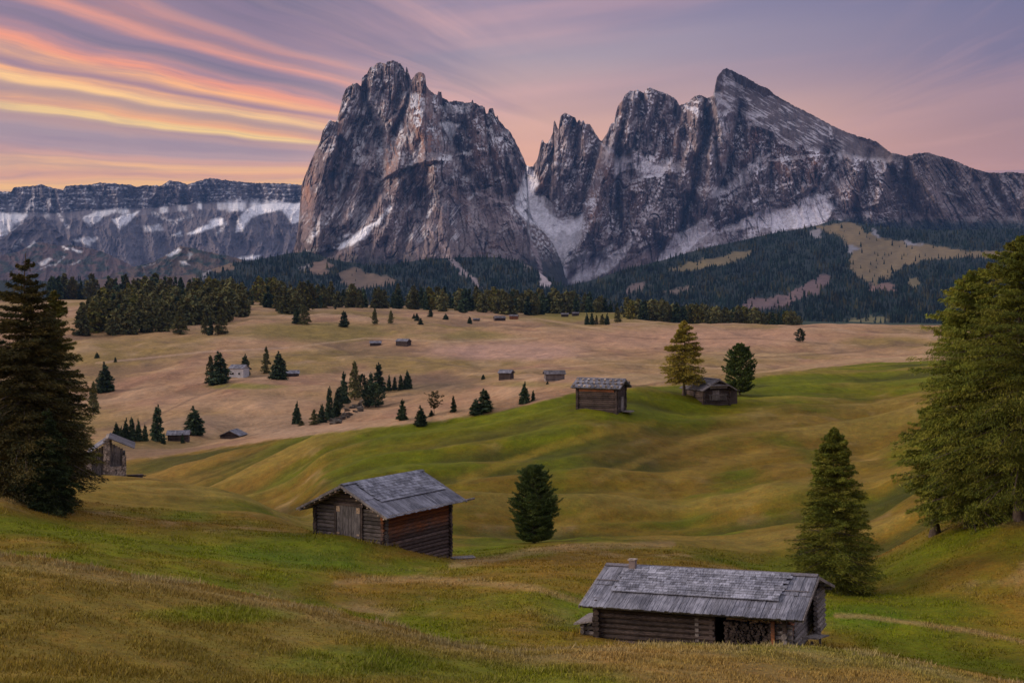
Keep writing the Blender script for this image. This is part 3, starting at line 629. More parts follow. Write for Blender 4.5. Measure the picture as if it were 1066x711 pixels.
def C1(u, v, D, n, top):
    nz = n[..., 2]; a = fbm(u/9, v/14, 4, 201); a2 = fbm(u/26, v/40, 3, 202); a3 = fbm(u/3., v/3., 3, 203)
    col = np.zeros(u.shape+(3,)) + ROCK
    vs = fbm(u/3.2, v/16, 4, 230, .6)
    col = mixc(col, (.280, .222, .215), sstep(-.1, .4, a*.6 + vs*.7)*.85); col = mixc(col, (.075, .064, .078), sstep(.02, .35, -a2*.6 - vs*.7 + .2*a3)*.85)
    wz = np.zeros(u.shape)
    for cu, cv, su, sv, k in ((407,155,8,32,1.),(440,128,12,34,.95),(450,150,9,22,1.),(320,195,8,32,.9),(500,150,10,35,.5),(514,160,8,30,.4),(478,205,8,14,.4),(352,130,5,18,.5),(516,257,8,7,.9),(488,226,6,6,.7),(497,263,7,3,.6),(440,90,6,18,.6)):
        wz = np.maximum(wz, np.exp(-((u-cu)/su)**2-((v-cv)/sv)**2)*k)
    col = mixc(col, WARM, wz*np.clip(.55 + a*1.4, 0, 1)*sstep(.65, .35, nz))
    s = sstep(.40, .62, nz + .42*a3 + .32*a2 + .10*sstep(150, 80, v) - .05) * sstep(285, 240, v + 22*a)
    s = s*(.10 + .65*sstep(-.15, .2, fbm(u/20, v/20, 3, 204)))*(1-.80*sstep(165, 200, v - .25*(u-440)*(u < 440)))
    al = u*.45 - v*.89; ac = u*.89 + v*.45; k1 = fbm(al/15, ac/2.4, 4, 221, .6); al2 = u*.62 - v*.78; ac2 = u*.78 + v*.62; k2 = fbm(al2/22, ac2/2.2, 4, 222, .6)
    big = fbm(u/24, v/30, 3, 223)
    s = np.maximum(s, sstep(.17, .30, k1*.8 + .5*big + .10*a3 - .03)*.6*sstep(450, 415, u)*sstep(235, 205, v)); s = np.maximum(s, sstep(.19, .30, k2*.8 + .45*big)*.5*sstep(175, 200, v)*sstep(258, 245, v)*sstep(500, 470, u))
    s = np.maximum(s, sstep(.24, .36, fbm(u/3.0, v/9, 4, 224, .6)*.8 + .5*big)*.5*sstep(440, 460, u)*sstep(200, 175, v))
    s = np.maximum(s, snow_poly(u, v, SN1P, 205)); s = np.maximum(s, snow_line(u, v, SN1L, 206)*sstep(-.35, .1, a3 + .4*a))
    right = polymask(u, v, [(545,205),(560,234),(590,262),(600,305),(575,305),(562,285),(552,262),(538,238),(525,215)], 3)
    s = np.maximum(s, right*sstep(-.1, .35, a3 + .3*a)*.6)
    # trees and turf climb the foot of the cone
    foot = sstep(256, 276, v - 12*np.exp(-((u-480)/60)**2) + 12*a + 5*a3 - 5*sstep(400, 330, u)) 
    col = mixc(col, PINE, foot*.92); s = s*(1-foot)
    col = mixc(col, (.11, .085, .075), sstep(225, 258, v)*.35)
    col = col + (SNOW - col)*s[..., None]
    sc = snow_line(u, v, [([(445,236),(452,246),(461,257),(466,268),(473,276),(485,286),(499,298)], 1.7, .9), ([(499,198),(520,212),(535,232),(550,250),(560,268),(564,292)], 2.6, .95), ([(418,292),(432,282)], 1.2, .5), ([(333,268),(345,280)], 1.6, .5), ([(432,262),(440,240)], 1.2, .3)], 207)
    col = mixc(col, SCREE, sc)
    return col
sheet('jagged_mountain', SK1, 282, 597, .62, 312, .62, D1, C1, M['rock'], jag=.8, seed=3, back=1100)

# ---- the right massif with its snow bowl
SK2 = [(470,190),(500,185),(530,182),(548,172),(551,173.5),(555,173),(560,165),(563.6,147),(565,145),(566.6,149.6),(570.5,149),(575.5,139.4),(576.4,126.6),(577.8,126),(580,132.5),(581.4,135.5),(583.3,121.7),(588.3,117.7),(594,120.5),(599,122.7),(600.7,127.6),(603,124.6),(605,128),(607.6,125),(609,129.5),(613.9,129.5),(618.8,137.4),(624.7,146.3),(626.7,147.3),(632.6,137.4),(635.5,129.5),(639.5,127.6),(640.8,118.7),(643.4,110.8),(648.3,104),(651,99),(655,95.5),(660,94.5),(664,93.5),(669.8,97.4),(672.8,92.5),(676.7,91.5),(684.6,94.5),(697.4,99.4),(704.3,104.3),(707.2,110.2),(717,106.3),(723,100.4),(728,98.8),(735.8,102.3),(741.7,100.4),(743.7,93.5),(746.6,79.7),(752.5,72.8),(756.5,71.2),(766.3,75.7),(778,81.7),(788,87.6),(793,90.5),(799,92),(807.4,99.5),(822,108),(843,118.5),(864.4,130),(885.5,139.6),(912,147),(916,150.5),(927.6,159),(943.4,162.8),(954,160),(966.6,159),(994,167.4),(1011,174.8),(1027.8,179.7),(1042.6,180),(1051,179),(1066,181),(1110,186),(1160,178),(1250,196),(1320,220)]
RIB2 = [([(588,118),(590,150),(584,190),(588,220)], 13, 70), ([(577,128),(570,160),(560,195)], 8, 50), ([(605,125),(610,160),(604,200)], 9, 60), ([(598,130),(598,175)], 6, -50), ([(565,147),(560,170),(556,185)], 7, 50),
        ([(648,104),(641,145),(632,185),(618,225),(600,268)], 16, 120), ([(676,92),(672,125),(664,152)], 13, 70), ([(660,95),(658,125),(652,150)], 9, 60), ([(696,100),(694,135),(686,160)], 11, 60),
        ([(728,99),(722,150),(708,200),(694,245)], 14, 90), ([(712,108),(706,140),(700,180)], 7, 50), ([(755,72),(750,108),(744,150),(738,195),(732,225)], 16, 120), ([(668,180),(664,215),(656,250)], 14, 60), ([(690,180),(684,220),(672,265)], 14, 70),
        ([(735,104),(736,140),(726,175),(717,215),(708,240)], 6, -95), ([(645,160),(643,200),(645,238)], 5, -75), ([(668,100),(665,130),(660,155)], 5, -50), ([(706,112),(702,140),(694,165)], 5, -55), ([(770,112),(764,150),(757,175),(750,195)], 9, -85), ([(652,104),(648,140),(640,170)], 4, -40),
        ([(800,150),(803,180),(802,205)], 6, -50), ([(834,155),(832,185),(826,205)], 6, -50), ([(862,158),(852,185),(845,205)], 7, -60), ([(850,160),(842,195)], 8, 40), ([(818,152),(818,195)], 8, 40), ([(786,135),(778,165)], 8, 50),
        ([(895,170),(885,205)], 16, 50), ([(930,162),(922,190),(912,222)], 18, 80), ([(955,160),(962,190),(985,225)], 22, 90), ([(1012,175),(1010,200),(1020,225)], 16, 60), ([(943,163),(946,190),(955,220)], 9, -60), ([(905,160),(900,190),(890,220)], 7, -50), ([(1030,180),(1040,205),(1052,225)], 10, -50), ([(975,170),(995,205),(1012,225)], 7, -35), ([(866,150),(872,170),(858,200)], 7, -50)]
PL = [(744,95),(755,70),(930,158),(932,166),(900,166),(868,158),(850,157),(835,152),(812,150),(806,138),(790,132),(778,122),(766,112),(752,118)]
def bowl(u, v):
    """how far back the snow bowl and the pinnacles stand, 1 inside"""
    ul = np.interp(v, [60,100,147,175,205,230,262,300], [640,640,627,622,613,606,594,585]); return sstep(5, -5, u-ul)
def D2(u, v, top):
    vb = np.interp(u, [560,600,640,660,690,735,760,800,850,872,930,1066,1300], [262,268,262,246,252,228,234,216,202,214,226,226,226])
    lower = np.maximum(v-vb, 0); upper = np.maximum(vb-v, 0)
    D = 6900 + upper*1.9 - lower*6.0
    bw = bowl(u, v)
    # in the bowl: snow slope from the col down to the valley, pinnacle wall above
    wallfoot = np.interp(u, [545,556,562,575,590,605,615,640], [180,185,198,212,222,222,215,200])
    Db = 6950 + np.maximum(250-v, 0)*np.where(v > wallfoot, 7.5, 0) ; fz = 6950 + (250-np.minimum(wallfoot, 250))*7.5
    Db = np.where(v > wallfoot, 6950 + (250-v)*7.5, fz + (wallfoot-v)*1.7)
    D = D*(1-bw) + Db*bw
    plat = polymask(u, v, PL, 4)
    # the tilted slab: lies back at the angle of its strata
    D = D + plat*np.maximum(0, 128 + .25*(u-760)*.9 - v)*2.3
    shelf = polymask(u, v, [(640,178),(650,163),(672,160),(700,175),(720,182),(722,150),(700,60),(640,80)], 4)
    D = D + shelf*(45 + np.maximum(0, 178-v)*.8)
    am = 43*(1-.78*plat)*(1-.45*sstep(0, 22, v-vb))*(1-.25*sstep(880, 950, u))
    am = am*np.where((v > wallfoot) & (u < 610), 1-.65*bw, 1)
    D = D + relief(u, v, 700, 1.0, 300, .75, 60)*am
    return ribs(blocks(D, u, v, BL2), u, v, RIB2)
SN2P = [([(562,236),(585,240),(607,236),(604,252),(598,268),(590,292),(582,290),(576,262)], .62), ([(600,282),(618,268),(632,256),(640,252),(636,264),(612,286),(590,298)], .7), ([(546,170),(556,178),(562,190),(556,200),(557,208),(566,212),(572,222),(585,229),(598,228),(607,222),(606,240),(594,246),(585,240),(578,250),(566,240),(548,226),(538,215),(534,203),(541,192)], .95),
        ([(640,166),(652,158),(664,160),(676,168),(694,176),(688,184),(674,180),(668,190),(660,176),(648,178),(640,186)], .75), ([(680,278),(690,262),(703,244),(716,238),(734,226),(743,240),(728,250),(719,259),(704,272),(688,279)], .9),
        ([(743,243),(760,236),(782,224),(799,216),(822,217),(838,206),(851,199),(858,206),(872,214),(864,226),(852,232),(836,238),(812,240),(786,236),(764,240)], .95), ([(583,298),(610,282),(638,264),(650,256),(657,247),(662,252),(650,268),(632,284),(612,293)], .75), ([(596,268),(608,260),(618,262),(612,272),(600,280),(590,285)], .6),
        ([(736,206),(744,198),(760,192),(772,178),(790,162),(796,152),(792,170),(778,188),(764,198),(748,206)], .6)]
SN2L = [([(590,150),(596,175)], 4, .4), ([(640,120),(634,150),(630,170)], 4, .4), ([(735,150),(730,175)], 4, .55), ([(748,118),(752,130)], 3, .7), ([(757,132),(748,148),(742,160)], 5, .45), ([(876,158),(868,182),(856,198)], 3, .55), ([(864,133),(866,150)], 1.5, .8), ([(676,188),(682,205),(676,214)], 2.5, .45), ([(935,180),(938,172)], 2, .6),
        ([(1000,205),(985,200)], 1.2, .7), ([(1019,190),(1034,204),(1040,215)], 2, .5), ([(1045,195),(1052,212)], 2.5, .4), ([(1062,190),(1060,205)], 3, .5), ([(845,118),(862,136)], 1, .3), ([(575,170),(590,172)], 1.6, .7), ([(650,220),(660,240)], 3, .3), ([(876,205),(868,215)], 3, .7), ([(1060,246),(1080,244)], 3, .5)]
def C2(u, v, D, n, top):
    nz = n[..., 2]; a = fbm(u/9, v/14, 4, 401); a2 = fbm(u/26, v/40, 3, 402); a3 = fbm(u/3., v/3., 3, 403)
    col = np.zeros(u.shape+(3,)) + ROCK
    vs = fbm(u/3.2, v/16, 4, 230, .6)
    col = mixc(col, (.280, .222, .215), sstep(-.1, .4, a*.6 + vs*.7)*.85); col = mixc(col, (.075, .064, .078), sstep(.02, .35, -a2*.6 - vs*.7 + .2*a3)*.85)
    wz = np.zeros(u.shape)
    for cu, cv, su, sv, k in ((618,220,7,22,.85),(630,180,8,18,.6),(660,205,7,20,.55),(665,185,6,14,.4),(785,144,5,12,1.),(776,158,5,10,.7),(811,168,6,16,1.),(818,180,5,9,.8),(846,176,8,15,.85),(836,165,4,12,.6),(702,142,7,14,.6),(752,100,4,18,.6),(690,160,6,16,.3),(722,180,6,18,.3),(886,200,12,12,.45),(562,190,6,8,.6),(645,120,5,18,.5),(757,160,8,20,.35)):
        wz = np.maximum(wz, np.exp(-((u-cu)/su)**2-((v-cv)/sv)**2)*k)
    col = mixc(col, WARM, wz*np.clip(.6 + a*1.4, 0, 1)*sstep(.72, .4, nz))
    plat = polymask(u, v, PL, 3); rgt = sstep(890, 950, u)
    col = mixc(col, (.150, .128, .130), plat*.6); col = mixc(col, (.160, .118, .105), rgt*.7)
    # snow lying in the slab's bedding
    al = u*.86 + v*.5; ac = -u*.5 + v*.86; pst = fbm(al/17, ac/1.7, 4, 411, .6) + .55*fbm(u/22, v/14, 3, 412) + .12*sstep(860, 760, u)
    bed = (v - .56*u)/7.0 + 1.3*fbm(u/22, v/16, 4, 410); bs = bed-np.floor(bed); bs = 1-np.abs(bs-.5)*2
    s = plat*sstep(.12, .34, pst)*.62*sstep(905, 850, u)*sstep(0, 7, v-top) 
    s2 = sstep(.40, .62, nz + .42*a3 + .32*a2 + .13*sstep(150, 90, v) - .04)*sstep(275, 240, v + 15*a)*(1-plat)*(1-.72*rgt)
    big = fbm(u/24, v/30, 3, 423); s2 = np.maximum(s2, sstep(.13, .3, fbm(u/2.6, v/8, 4, 424, .6)*.8 + .5*big + .08*a3)*.42*(1-plat)*(1-.8*rgt)*sstep(255, 215, v))
    s2 = s2*(.26 + .5*sstep(-.15, .2, fbm(u/20, v/20, 3, 404)))
    s = np.maximum(s, s2)
    bw = bowl(u, v); s = np.maximum(s, bw*sstep(.0, .35, a3 + .4*a + .1)*.55*sstep(205, 235, v)*sstep(290, 265, v))
    sp = snow_poly(u, v, SN2P, 405)*(.82 + .18*sstep(-.35, .15, fbm(u/2.2, v/2.2, 3, 409)))
    s = np.maximum(s, sp); s = np.maximum(s, snow_line(u, v, SN2L, 406)*sstep(-.35, .1, a3 + .4*a))
    tl = np.interp(u, [560,600,640,690,760,800,850,880,930,1066,1300], [272,292,284,272,252,244,238,224,228,228,230])
    foot = sstep(-3, 7, v - tl + 6*a + 3*a3)
    col = mixc(col, PINE, foot*.9*(1-.8*snow_poly(u, v, [(SN2P[6][0], 1)], 405)))
    col = col + ((SNOW*np.array((.97, .94, .96))) - col)*(s*(1-foot*.8))[..., None]
    col = mixc(col, SCREE, snow_line(u, v, [([(966,193),(985,212),(998,226)], 4, .55), ([(905,200),(895,212)], 3, .3)], 412))
    return col
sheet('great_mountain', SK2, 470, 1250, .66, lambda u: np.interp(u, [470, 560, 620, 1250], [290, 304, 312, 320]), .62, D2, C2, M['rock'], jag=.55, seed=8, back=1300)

# ---- the long banded wall far left
SK0 = [(-320,215),(-200,205),(-60,200),(0,199.6),(11.4,199.6),(15,195),(28,194),(43,192.2),(52,195),(61.5,197),(66,198),(67.7,193.5),(80,193),(96,192),(105.5,190.2),(120,191.5),(137,192.6),(142,195),(146,194),(158,193),(170,192.2),(167.6,193.5),(176,188),(185,189),(195.7,192.6),(201,190),(210,188),(218.6,185.5),(226,186.5),(234,187.7),(248.5,189),(260,190.3),(273,190.8),(295,191),(313.5,192.6),(345,194),(420,200),(520,215)]
SK0 = sorted(SK0)
def D0(u, v, top):
    led = np.interp(u, [-320,0,55,105,150,210,260,316,520], [222,221,222,218,217,211,211,211,214])
    D = 10500 + np.where(v < led, 420 + (led-v)*2.2, np.where(v < led+7, (led+7-v)*60, -(v-led-7)*11.))
    wu = 8*fbm(u/40, v/40, 3, 520)
    r_ = ridged((u+wu)/26, v/80, 2, 501)*60 + ridged((u+wu)/9, v/22, 3, 503)*26 + fbm(u/2.5, v/3.5, 3, 505)*8
    st = (v + 2.6*fbm(u/30, v/9, 4, 507))/5.2; saw = st-np.floor(st)
    return D - r_*1.9 + np.where(v < led, saw*20*sstep(-.3, .3, fbm(u/14, v/4, 3, 508)), 0) - 120*fbm(u/70, v/60, 2, 511)
def C0(u, v, D, n, top):
    led = np.interp(u, [-320,0,55,105,150,210,260,316,520], [222,221,222,218,217,211,211,211,214])
    a = fbm(u/9, v/14, 4, 521); a3 = fbm(u/3., v/2.4, 3, 523)
    col = np.zeros(u.shape+(3,)) + np.array((.135, .122, .140))
    col = mixc(col, (.09, .08, .10), sstep(0, .4, a)*.8); col = mixc(col, (.24, .18, .16), sstep(.1, .4, -a+.2*a3)*.35*(v > led+6))
    st = (v + 2.6*fbm(u/30, v/9, 4, 507))/5.2; saw = st-np.floor(st)
    cap = (v < led)*1.0; nzr = n[..., 2]
    s = cap*sstep(.45, .95, saw*.6 + .9*a3 + .6*a + .25*nzr)*.6
    s = np.maximum(s, sstep(5.5, 1.5, np.abs(v-led-3 + 3.5*a + 2*a3) - 2.2*sstep(190, 250, u) + 2.2*sstep(160, 110, u))*sstep(-.15, .12, fbm(u/20, v*0+.5, 3, 525) - .02)*.7)
    s = np.maximum(s, snow_poly(u, v, [([(-5,222),(22,222),(25,228),(14,236),(6,248),(-5,254)], .7), ([(195,244),(206,238),(222,229),(233,228),(233,233),(218,239),(205,243)], .95), ([(245,242),(247,230),(256,218),(270,212),(316,211),(316,220),(300,226),(294,219),(275,222),(262,226),(252,240)], .85),
        ([(297,222),(318,219),(318,228),(304,234)], .8), ([(86,228),(100,219),(125,217),(105,228),(95,236)], .6), ([(116,228),(145,220),(134,232),(124,238)], .8), ([(76,250),(90,246),(102,248),(94,256)], .6), ([(150,236),(168,234),(170,240),(150,241)], .45), ([(178,246),(188,240),(190,246)], .6), ([(248,268),(270,266),(268,270),(250,270)], .8), ([(30,212),(44,208),(36,216)], .5)], 527))
    s = np.maximum(s, snow_line(u, v, [([(0,252),(20,236),(30,215)], 2.2, .4), ([(160,222),(180,232),(200,224)], 2.5, .35), ([(70,236),(60,222),(50,210)], 2, .4), ([(236,232),(226,244)], 1.6, .4)], 528)*sstep(-.3, .1, a3))
    return col + (SNOW - col)*s[..., None]
sheet('banded_mountain_wall', SK0, -300, 500, .8, 302, .7, D0, C0, M['rock'], jag=.6, seed=15, back=1500)

# ---- dark bare ridge in front of the wall's left half, and two low hills
def hillfns(d0, d1, v0, v1, seed, snowp, snowl, base, dark, warmv=0):
    def Df(u, v, top):
        D = lerp(d0, d1, (v1-v)/(v1-v0))
        return D - 55*ridged((u+6*fbm(u/20, v/20, 2, seed))/14, v/16, 3, seed+1)
    def Cf(u, v, D, n, top):
        a = fbm(u/14, v/6, 4, seed+3); a3 = fbm(u/3, v/2, 3, seed+4)
        col = np.zeros(u.shape+(3,)) + np.array(base); col = mixc(col, dark, sstep(-.1, .25, a + .3*a3))
        s = np.maximum(snow_poly(u, v, snowp, seed+5), snow_line(u, v, snowl, seed+6)*sstep(-.3, .1, a3))
        return col + (SNOW*.8 - col)*s[..., None]
    return Df, Cf
Df, Cf = hillfns(8600, 9400, 210, 300, 601, [([(28,258),(36,250),(37,254),(30,259)], .5)], [([(10,262),(22,250)], 2, .3)], (.085, .075, .092), (.065, .060, .078))
sheet('bare_foothill', [(-320,260),(-40,250),(0,250),(14,240),(26,231),(36,225),(46,227),(56,236),(66,246),(76,255),(90,262),(120,275),(150,288)], -300, 150, .9, 304, .8, Df, Cf, M['far'], jag=.8, seed=21, back=900)
Df, Cf = hillfns(5200, 6200, 250, 300, 611, [([(28,257),(36,250),(38,252),(31,258)], .85), ([(40,274),(52,268),(55,270),(44,277)], .6)], [([(66,258),(76,260),(84,262)], 1.6, .85), ([(42,280),(58,275),(66,268)], 1.2, .4), ([(70,278),(84,271)], 1.0, .4)], (.085, .062, .070), (.030, .042, .048))
sheet('low_hill', [(-320,268),(-100,262),(0,266),(20,262),(34,254),(44,252),(60,256),(75,255),(90,258),(104,261),(118,267),(132,274),(146,281),(165,286),(185,292)], -300, 190, .9, 306, .6, Df, Cf, M['far'], jag=.5, seed=25, back=700)
Df, Cf = hillfns(4600, 5400, 250, 300, 621, [([(174,266),(186,258),(188,260),(178,267)], .95), ([(196,262),(200,266),(196,270)], .4), ([(188,272),(198,275),(190,276)], .7)], [([(150,278),(165,272)], 1.0, .3)], (.085, .065, .062), (.022, .038, .040))
sheet('wooded_hill', [(100,292),(120,284),(140,278),(160,273),(175,264),(187,256),(198,258),(215,262),(235,266),(255,271),(275,276),(300,284),(330,296)], 100, 330, .9, 306, .6, Df, Cf, M['far'], jag=.4, seed=29, back=600)

# ---- forested apron at the mountains' foot
SKF = [(-320,292),(0,292),(60,293),(100,291),(130,289),(170,288),(200,286),(222,280),(240,274),(270,270),(300,264),(322,262),(345,270),(380,276),(410,276),(440,270),(480,268),(520,268),(550,276),(570,290),(585,299),(612,293),(650,281),(690,271),(720,262),(745,256),(770,251),(800,244),(830,239),(850,235),(868,229),(884,231),(900,234),(930,238),(980,240),(1066,238),(1180,236),(1300,240)]
def DF(u, v, top): return 2700 + np.clip(345-v, 0, 140)*20.0 - 90*fbm(u/45, v/22, 3, 701) - 160*fbm(u/120, v/60, 2, 702)
MEAD = [([(464,262),(468,262),(475,274),(488,285),(503,298),(499,300),(484,288),(472,278)], (.24, .20, .21)), ([(556,258),(566,260),(568,280),(574,298),(563,300),(560,280)], (.34, .30, .33)), ([(540,268),(548,266),(552,280),(546,284)], (.10, .09, .085)), ([(697,281),(717,274),(745,268),(765,263),(786,260.5),(778,267),(752,277),(735,277),(717,284)], (.165, .130, .065)),
        ([(847,237),(866,233),(886,231),(900,240),(914,247),(940,252),(975,256),(1010,262),(1066,262),(1130,262),(1130,268),(1066,270),(1000,268),(960,272),(938,279),(929,286),(910,296),(892,289),(885,279),(884,262),(882,252),(872,246)], (.165, .125, .068)),
        ([(770,320),(780,311),(800,311),(819,306),(842,294),(862,283),(863,290),(860,297),(847,308),(832,312),(815,320),(790,324)], (.14, .095, .095)), ([(907,296),(930,295),(930,303),(904,303)], (.19, .12, .10)), ([(945,288),(958,290),(955,300),(945,298)], (.16, .13, .065)),
        ([(355,282),(372,279),(387,286),(405,289),(420,293),(400,297),(388,299),(376,304),(362,302),(354,296)], (.13, .095, .07)), ([(325,274),(340,270),(347,276),(338,286),(322,284)], (.16, .11, .085)), ([(212,275),(240,272),(245,280),(225,284)], (.14, .10, .07)), ([(880,333),(910,329),(925,334),(905,338),(885,338)], (.14, .13, .06)),
        ([(100,286),(160,282),(200,284),(210,296),(180,300),(100,300)], (.12, .085, .075)), ([(655,296),(672,294),(670,303),(650,305)], (.16, .12, .11)), ([(690,304),(715,298),(722,300),(700,308)], (.14, .11, .09)), ([(213,284),(217,274),(221,276),(216,290),(212,293)], (.25, .24, .26)), ([(882,258),(892,256),(893,262),(884,263)], (.22, .22, .25)), ([(842,240),(852,239),(856,246),(848,250)], (.2, .19, .21)), ([(312,280),(322,274),(318,284)], (.2, .19, .2)),
        ([(905,238),(914,242),(916,248),(908,244)], (.22, .22, .25)), ([(940,250),(958,253),(956,256),(938,253)], (.22, .22, .25))]
def meadmask(u, v):
    ju = u + 8*fbm(u/11, v/6, 5, 711, .6); jv = v + 5*fbm(u/11+30, v/6, 5, 711, .6)
    return [polymask(ju, jv, p, 1.0) for p, c in MEAD]
def CF(u, v, D, n, top):
    a = fbm(u/12, v/6, 4, 721)
    col = np.zeros(u.shape+(3,)) + np.array((.012, .022, .020)); col = mixc(col, (.03, .034, .024), sstep(.1, .5, a)*.6)
    for k, (p, c) in zip(meadmask(u, v), MEAD): col = mixc(col, np.array(c)*1.0, k)
    return col
sheet('forested_slope', SKF, -300, 1290, 1.3, 350, .9, DF, CF, M['far'], jag=.2, seed=33, back=500)

# the wood on that slope: thousands of small conifers, one mass
def wood():
    n = 62000; u = RS.uniform(-80, 1150, n); v = RS.uniform(226, 338, n)
    a = np.array(SKF, float); top = np.interp(u, a[:, 0], a[:, 1]); ok = v > top + .6
    mm = np.max(np.stack(meadmask(u, v)), 0); dens = (.80 + .9*fbm(u/12, v/6, 3, 731))*(.18 + .82*sstep(190, 240, u))
    spare = mm > .35; ok &= (RS.rand(n) < np.where(spare, .03 + .25*sstep(.98, .5, mm), dens)) & ~((u > 580) & (u < 640) & (v < 296) & (v < top+5))
    u, v = u[ok], v[ok]; D = DF(u, v, None); D = D + 0
    x = (u-533)/F*D; z = (HV-v)/F*D - 2; n = len(u)
    larch = (fbm(u/25, v/12, 3, 735) > .12) & (RS.rand(n) < .5)
    h = RS.uniform(6, 15, n)*(1.15 + .55*fbm(u/18, v/9, 3, 741)) + 5*(RS.rand(n) > .93); r_ = h*RS.uniform(.15, .22, n)
    k = 6; an = np.arange(k)*2*np.pi/k
    V = []; Fs = []; cl = []
    for zl, zt, rs in ((.05, .55, 1.0), (.32, .8, .72), (.6, 1.0, .45)):
        jit = RS.uniform(.75, 1.2, (n, k)); ring = np.stack([x[:, None]+r_[:, None]*rs*jit*np.cos(an), D[:, None]+r_[:, None]*rs*jit*np.sin(an), np.repeat((z+h*zl)[:, None], k, 1)], -1)
        V.append(np.concatenate([ring, np.stack([x, D, z+h*zt], -1)[:, None]], 1))
    V = np.stack(V, 1)          # n,3,k+1,3
    idx = np.arange(n*3)[:, None, None]*(k+1)
    tri = np.stack([np.arange(k), (np.arange(k)+1) % k, np.full(k, k)], -1)[None] + idx
    c = np.where(larch[:, None], np.array((.045, .045, .02)), np.array((.010, .022, .018)))*RS.uniform(.5, 1.5, (n, 1))*(1 + .9*fbm(u/20, v/9, 4, 742))[:, None].clip(.4, 2)
    tag(npmesh('mountain_forest', V.reshape(-1, 3), tri.reshape(-1, 3), mat=M['farleaf'], vcol=np.repeat(c, 3*(k+1), 0)), 'dark blue-green conifer forest covering the slopes below the mountains', 'forest', kind='stuff')
wood()

# ------------------------------------------------------------------ air
def haze():
    m = bpy.data.materials.new('haze'); m.use_nodes = True; t = m.node_tree; t.nodes.clear()
    o = t.nodes.new('ShaderNodeOutputMaterial'); v = t.nodes.new('ShaderNodeVolumePrincipled')
    v.inputs['Color'].default_value = (.20, .44, 1.0, 1); v.inputs['Density'].default_value = 1.9e-5; v.inputs['Anisotropy'].default_value = 0
    t.links.new(v.outputs[0], o.inputs['Volume'])
    x0, x1, y0, y1, z0, z1 = -14200, 14200, -14200, 14200, -420, 1330
    V = [(x0,y0,z0),(x1,y0,z0),(x1,y1,z0),(x0,y1,z0),(x0,y0,z1),(x1,y0,z1),(x1,y1,z1),(x0,y1,z1)]
    Q = [(0,3,2,1),(4,5,6,7),(0,1,5,4),(1,2,6,5),(2,3,7,6),(3,0,4,7)]
    tag(npmesh('haze', V, Q, mat=m), kind='stuff')
haze()
# ------------------------------------------------------------------ trees
def tube(pts, rad, k=7):
    """tapered round limb along points; returns verts, quads"""
    pts = np.array(pts, float); n = len(pts); an = np.arange(k)*2*np.pi/k; V = []
    for i in range(n):
        t = pts[min(i+1, n-1)]-pts[max(i-1, 0)]; t /= np.linalg.norm(t)+1e-9
        a = np.cross(t, (0.3, .9, .1)); a /= np.linalg.norm(a)+1e-9; c = np.cross(t, a)
        V.append(pts[i] + rad[i]*(np.cos(an)[:, None]*a + np.sin(an)[:, None]*c))
    V = np.concatenate(V); Q = []
    for i in range(n-1):
        for j in range(k): Q.append((i*k+j, i*k+(j+1) % k, (i+1)*k+(j+1) % k, (i+1)*k+j))
    return V, np.array(Q)
PROF = {
 'spruce': lambda t: (1-t)**.82*np.minimum(1, .55+t*4.5),
  'larch': lambda t: (1-t)**.66*np.minimum(1, .70+t*2.4),
 'round': lambda t: np.sin(np.pi*np.clip(.20+.80*t, 0, 1))**.70*.98,
 'stonepine': lambda t: np.sin(np.pi*np.clip(.20+.80*t, 0, 1)**.92)**.70,
 'broad': lambda t: np.sqrt(np.clip(1-(2*t-1)**2, 0, 1)),
}
PAL = {
 'spruce': [(0.026,0.045,0.015),(0.042,0.066,0.019),(0.065,0.083,0.025),(0.023,0.034,0.013)],
 'larch': [(0.128,0.123,0.024),(0.095,0.106,0.024),(0.180,0.146,0.027),(0.077,0.087,0.024)],
 'larchgold': [(0.249,0.199,0.026),(0.206,0.176,0.029),(0.162,0.147,0.029),(0.294,0.228,0.032)],
 'larchgreen': [(0.109,0.133,0.017),(0.148,0.161,0.020),(0.079,0.105,0.017),(0.187,0.179,0.026)],
 'sprucewarm': [(0.061,0.061,0.022),(0.090,0.076,0.023),(0.043,0.050,0.018),(0.134,0.100,0.025)],
 'stonepine': [(0.046,0.081,0.022),(0.074,0.114,0.030),(0.107,0.142,0.037),(0.039,0.057,0.019)],
 'darkmix': [(0.032,0.061,0.037),(0.047,0.079,0.042),(0.070,0.098,0.042),(0.026,0.042,0.028)],
 'olive': [(0.120,0.120,0.044),(0.091,0.105,0.044),(0.149,0.135,0.048),(0.072,0.087,0.039)],
 'broad': [(0.072,0.066,0.024),(0.054,0.054,0.022),(0.096,0.078,0.030),(0.042,0.048,0.022)],
}
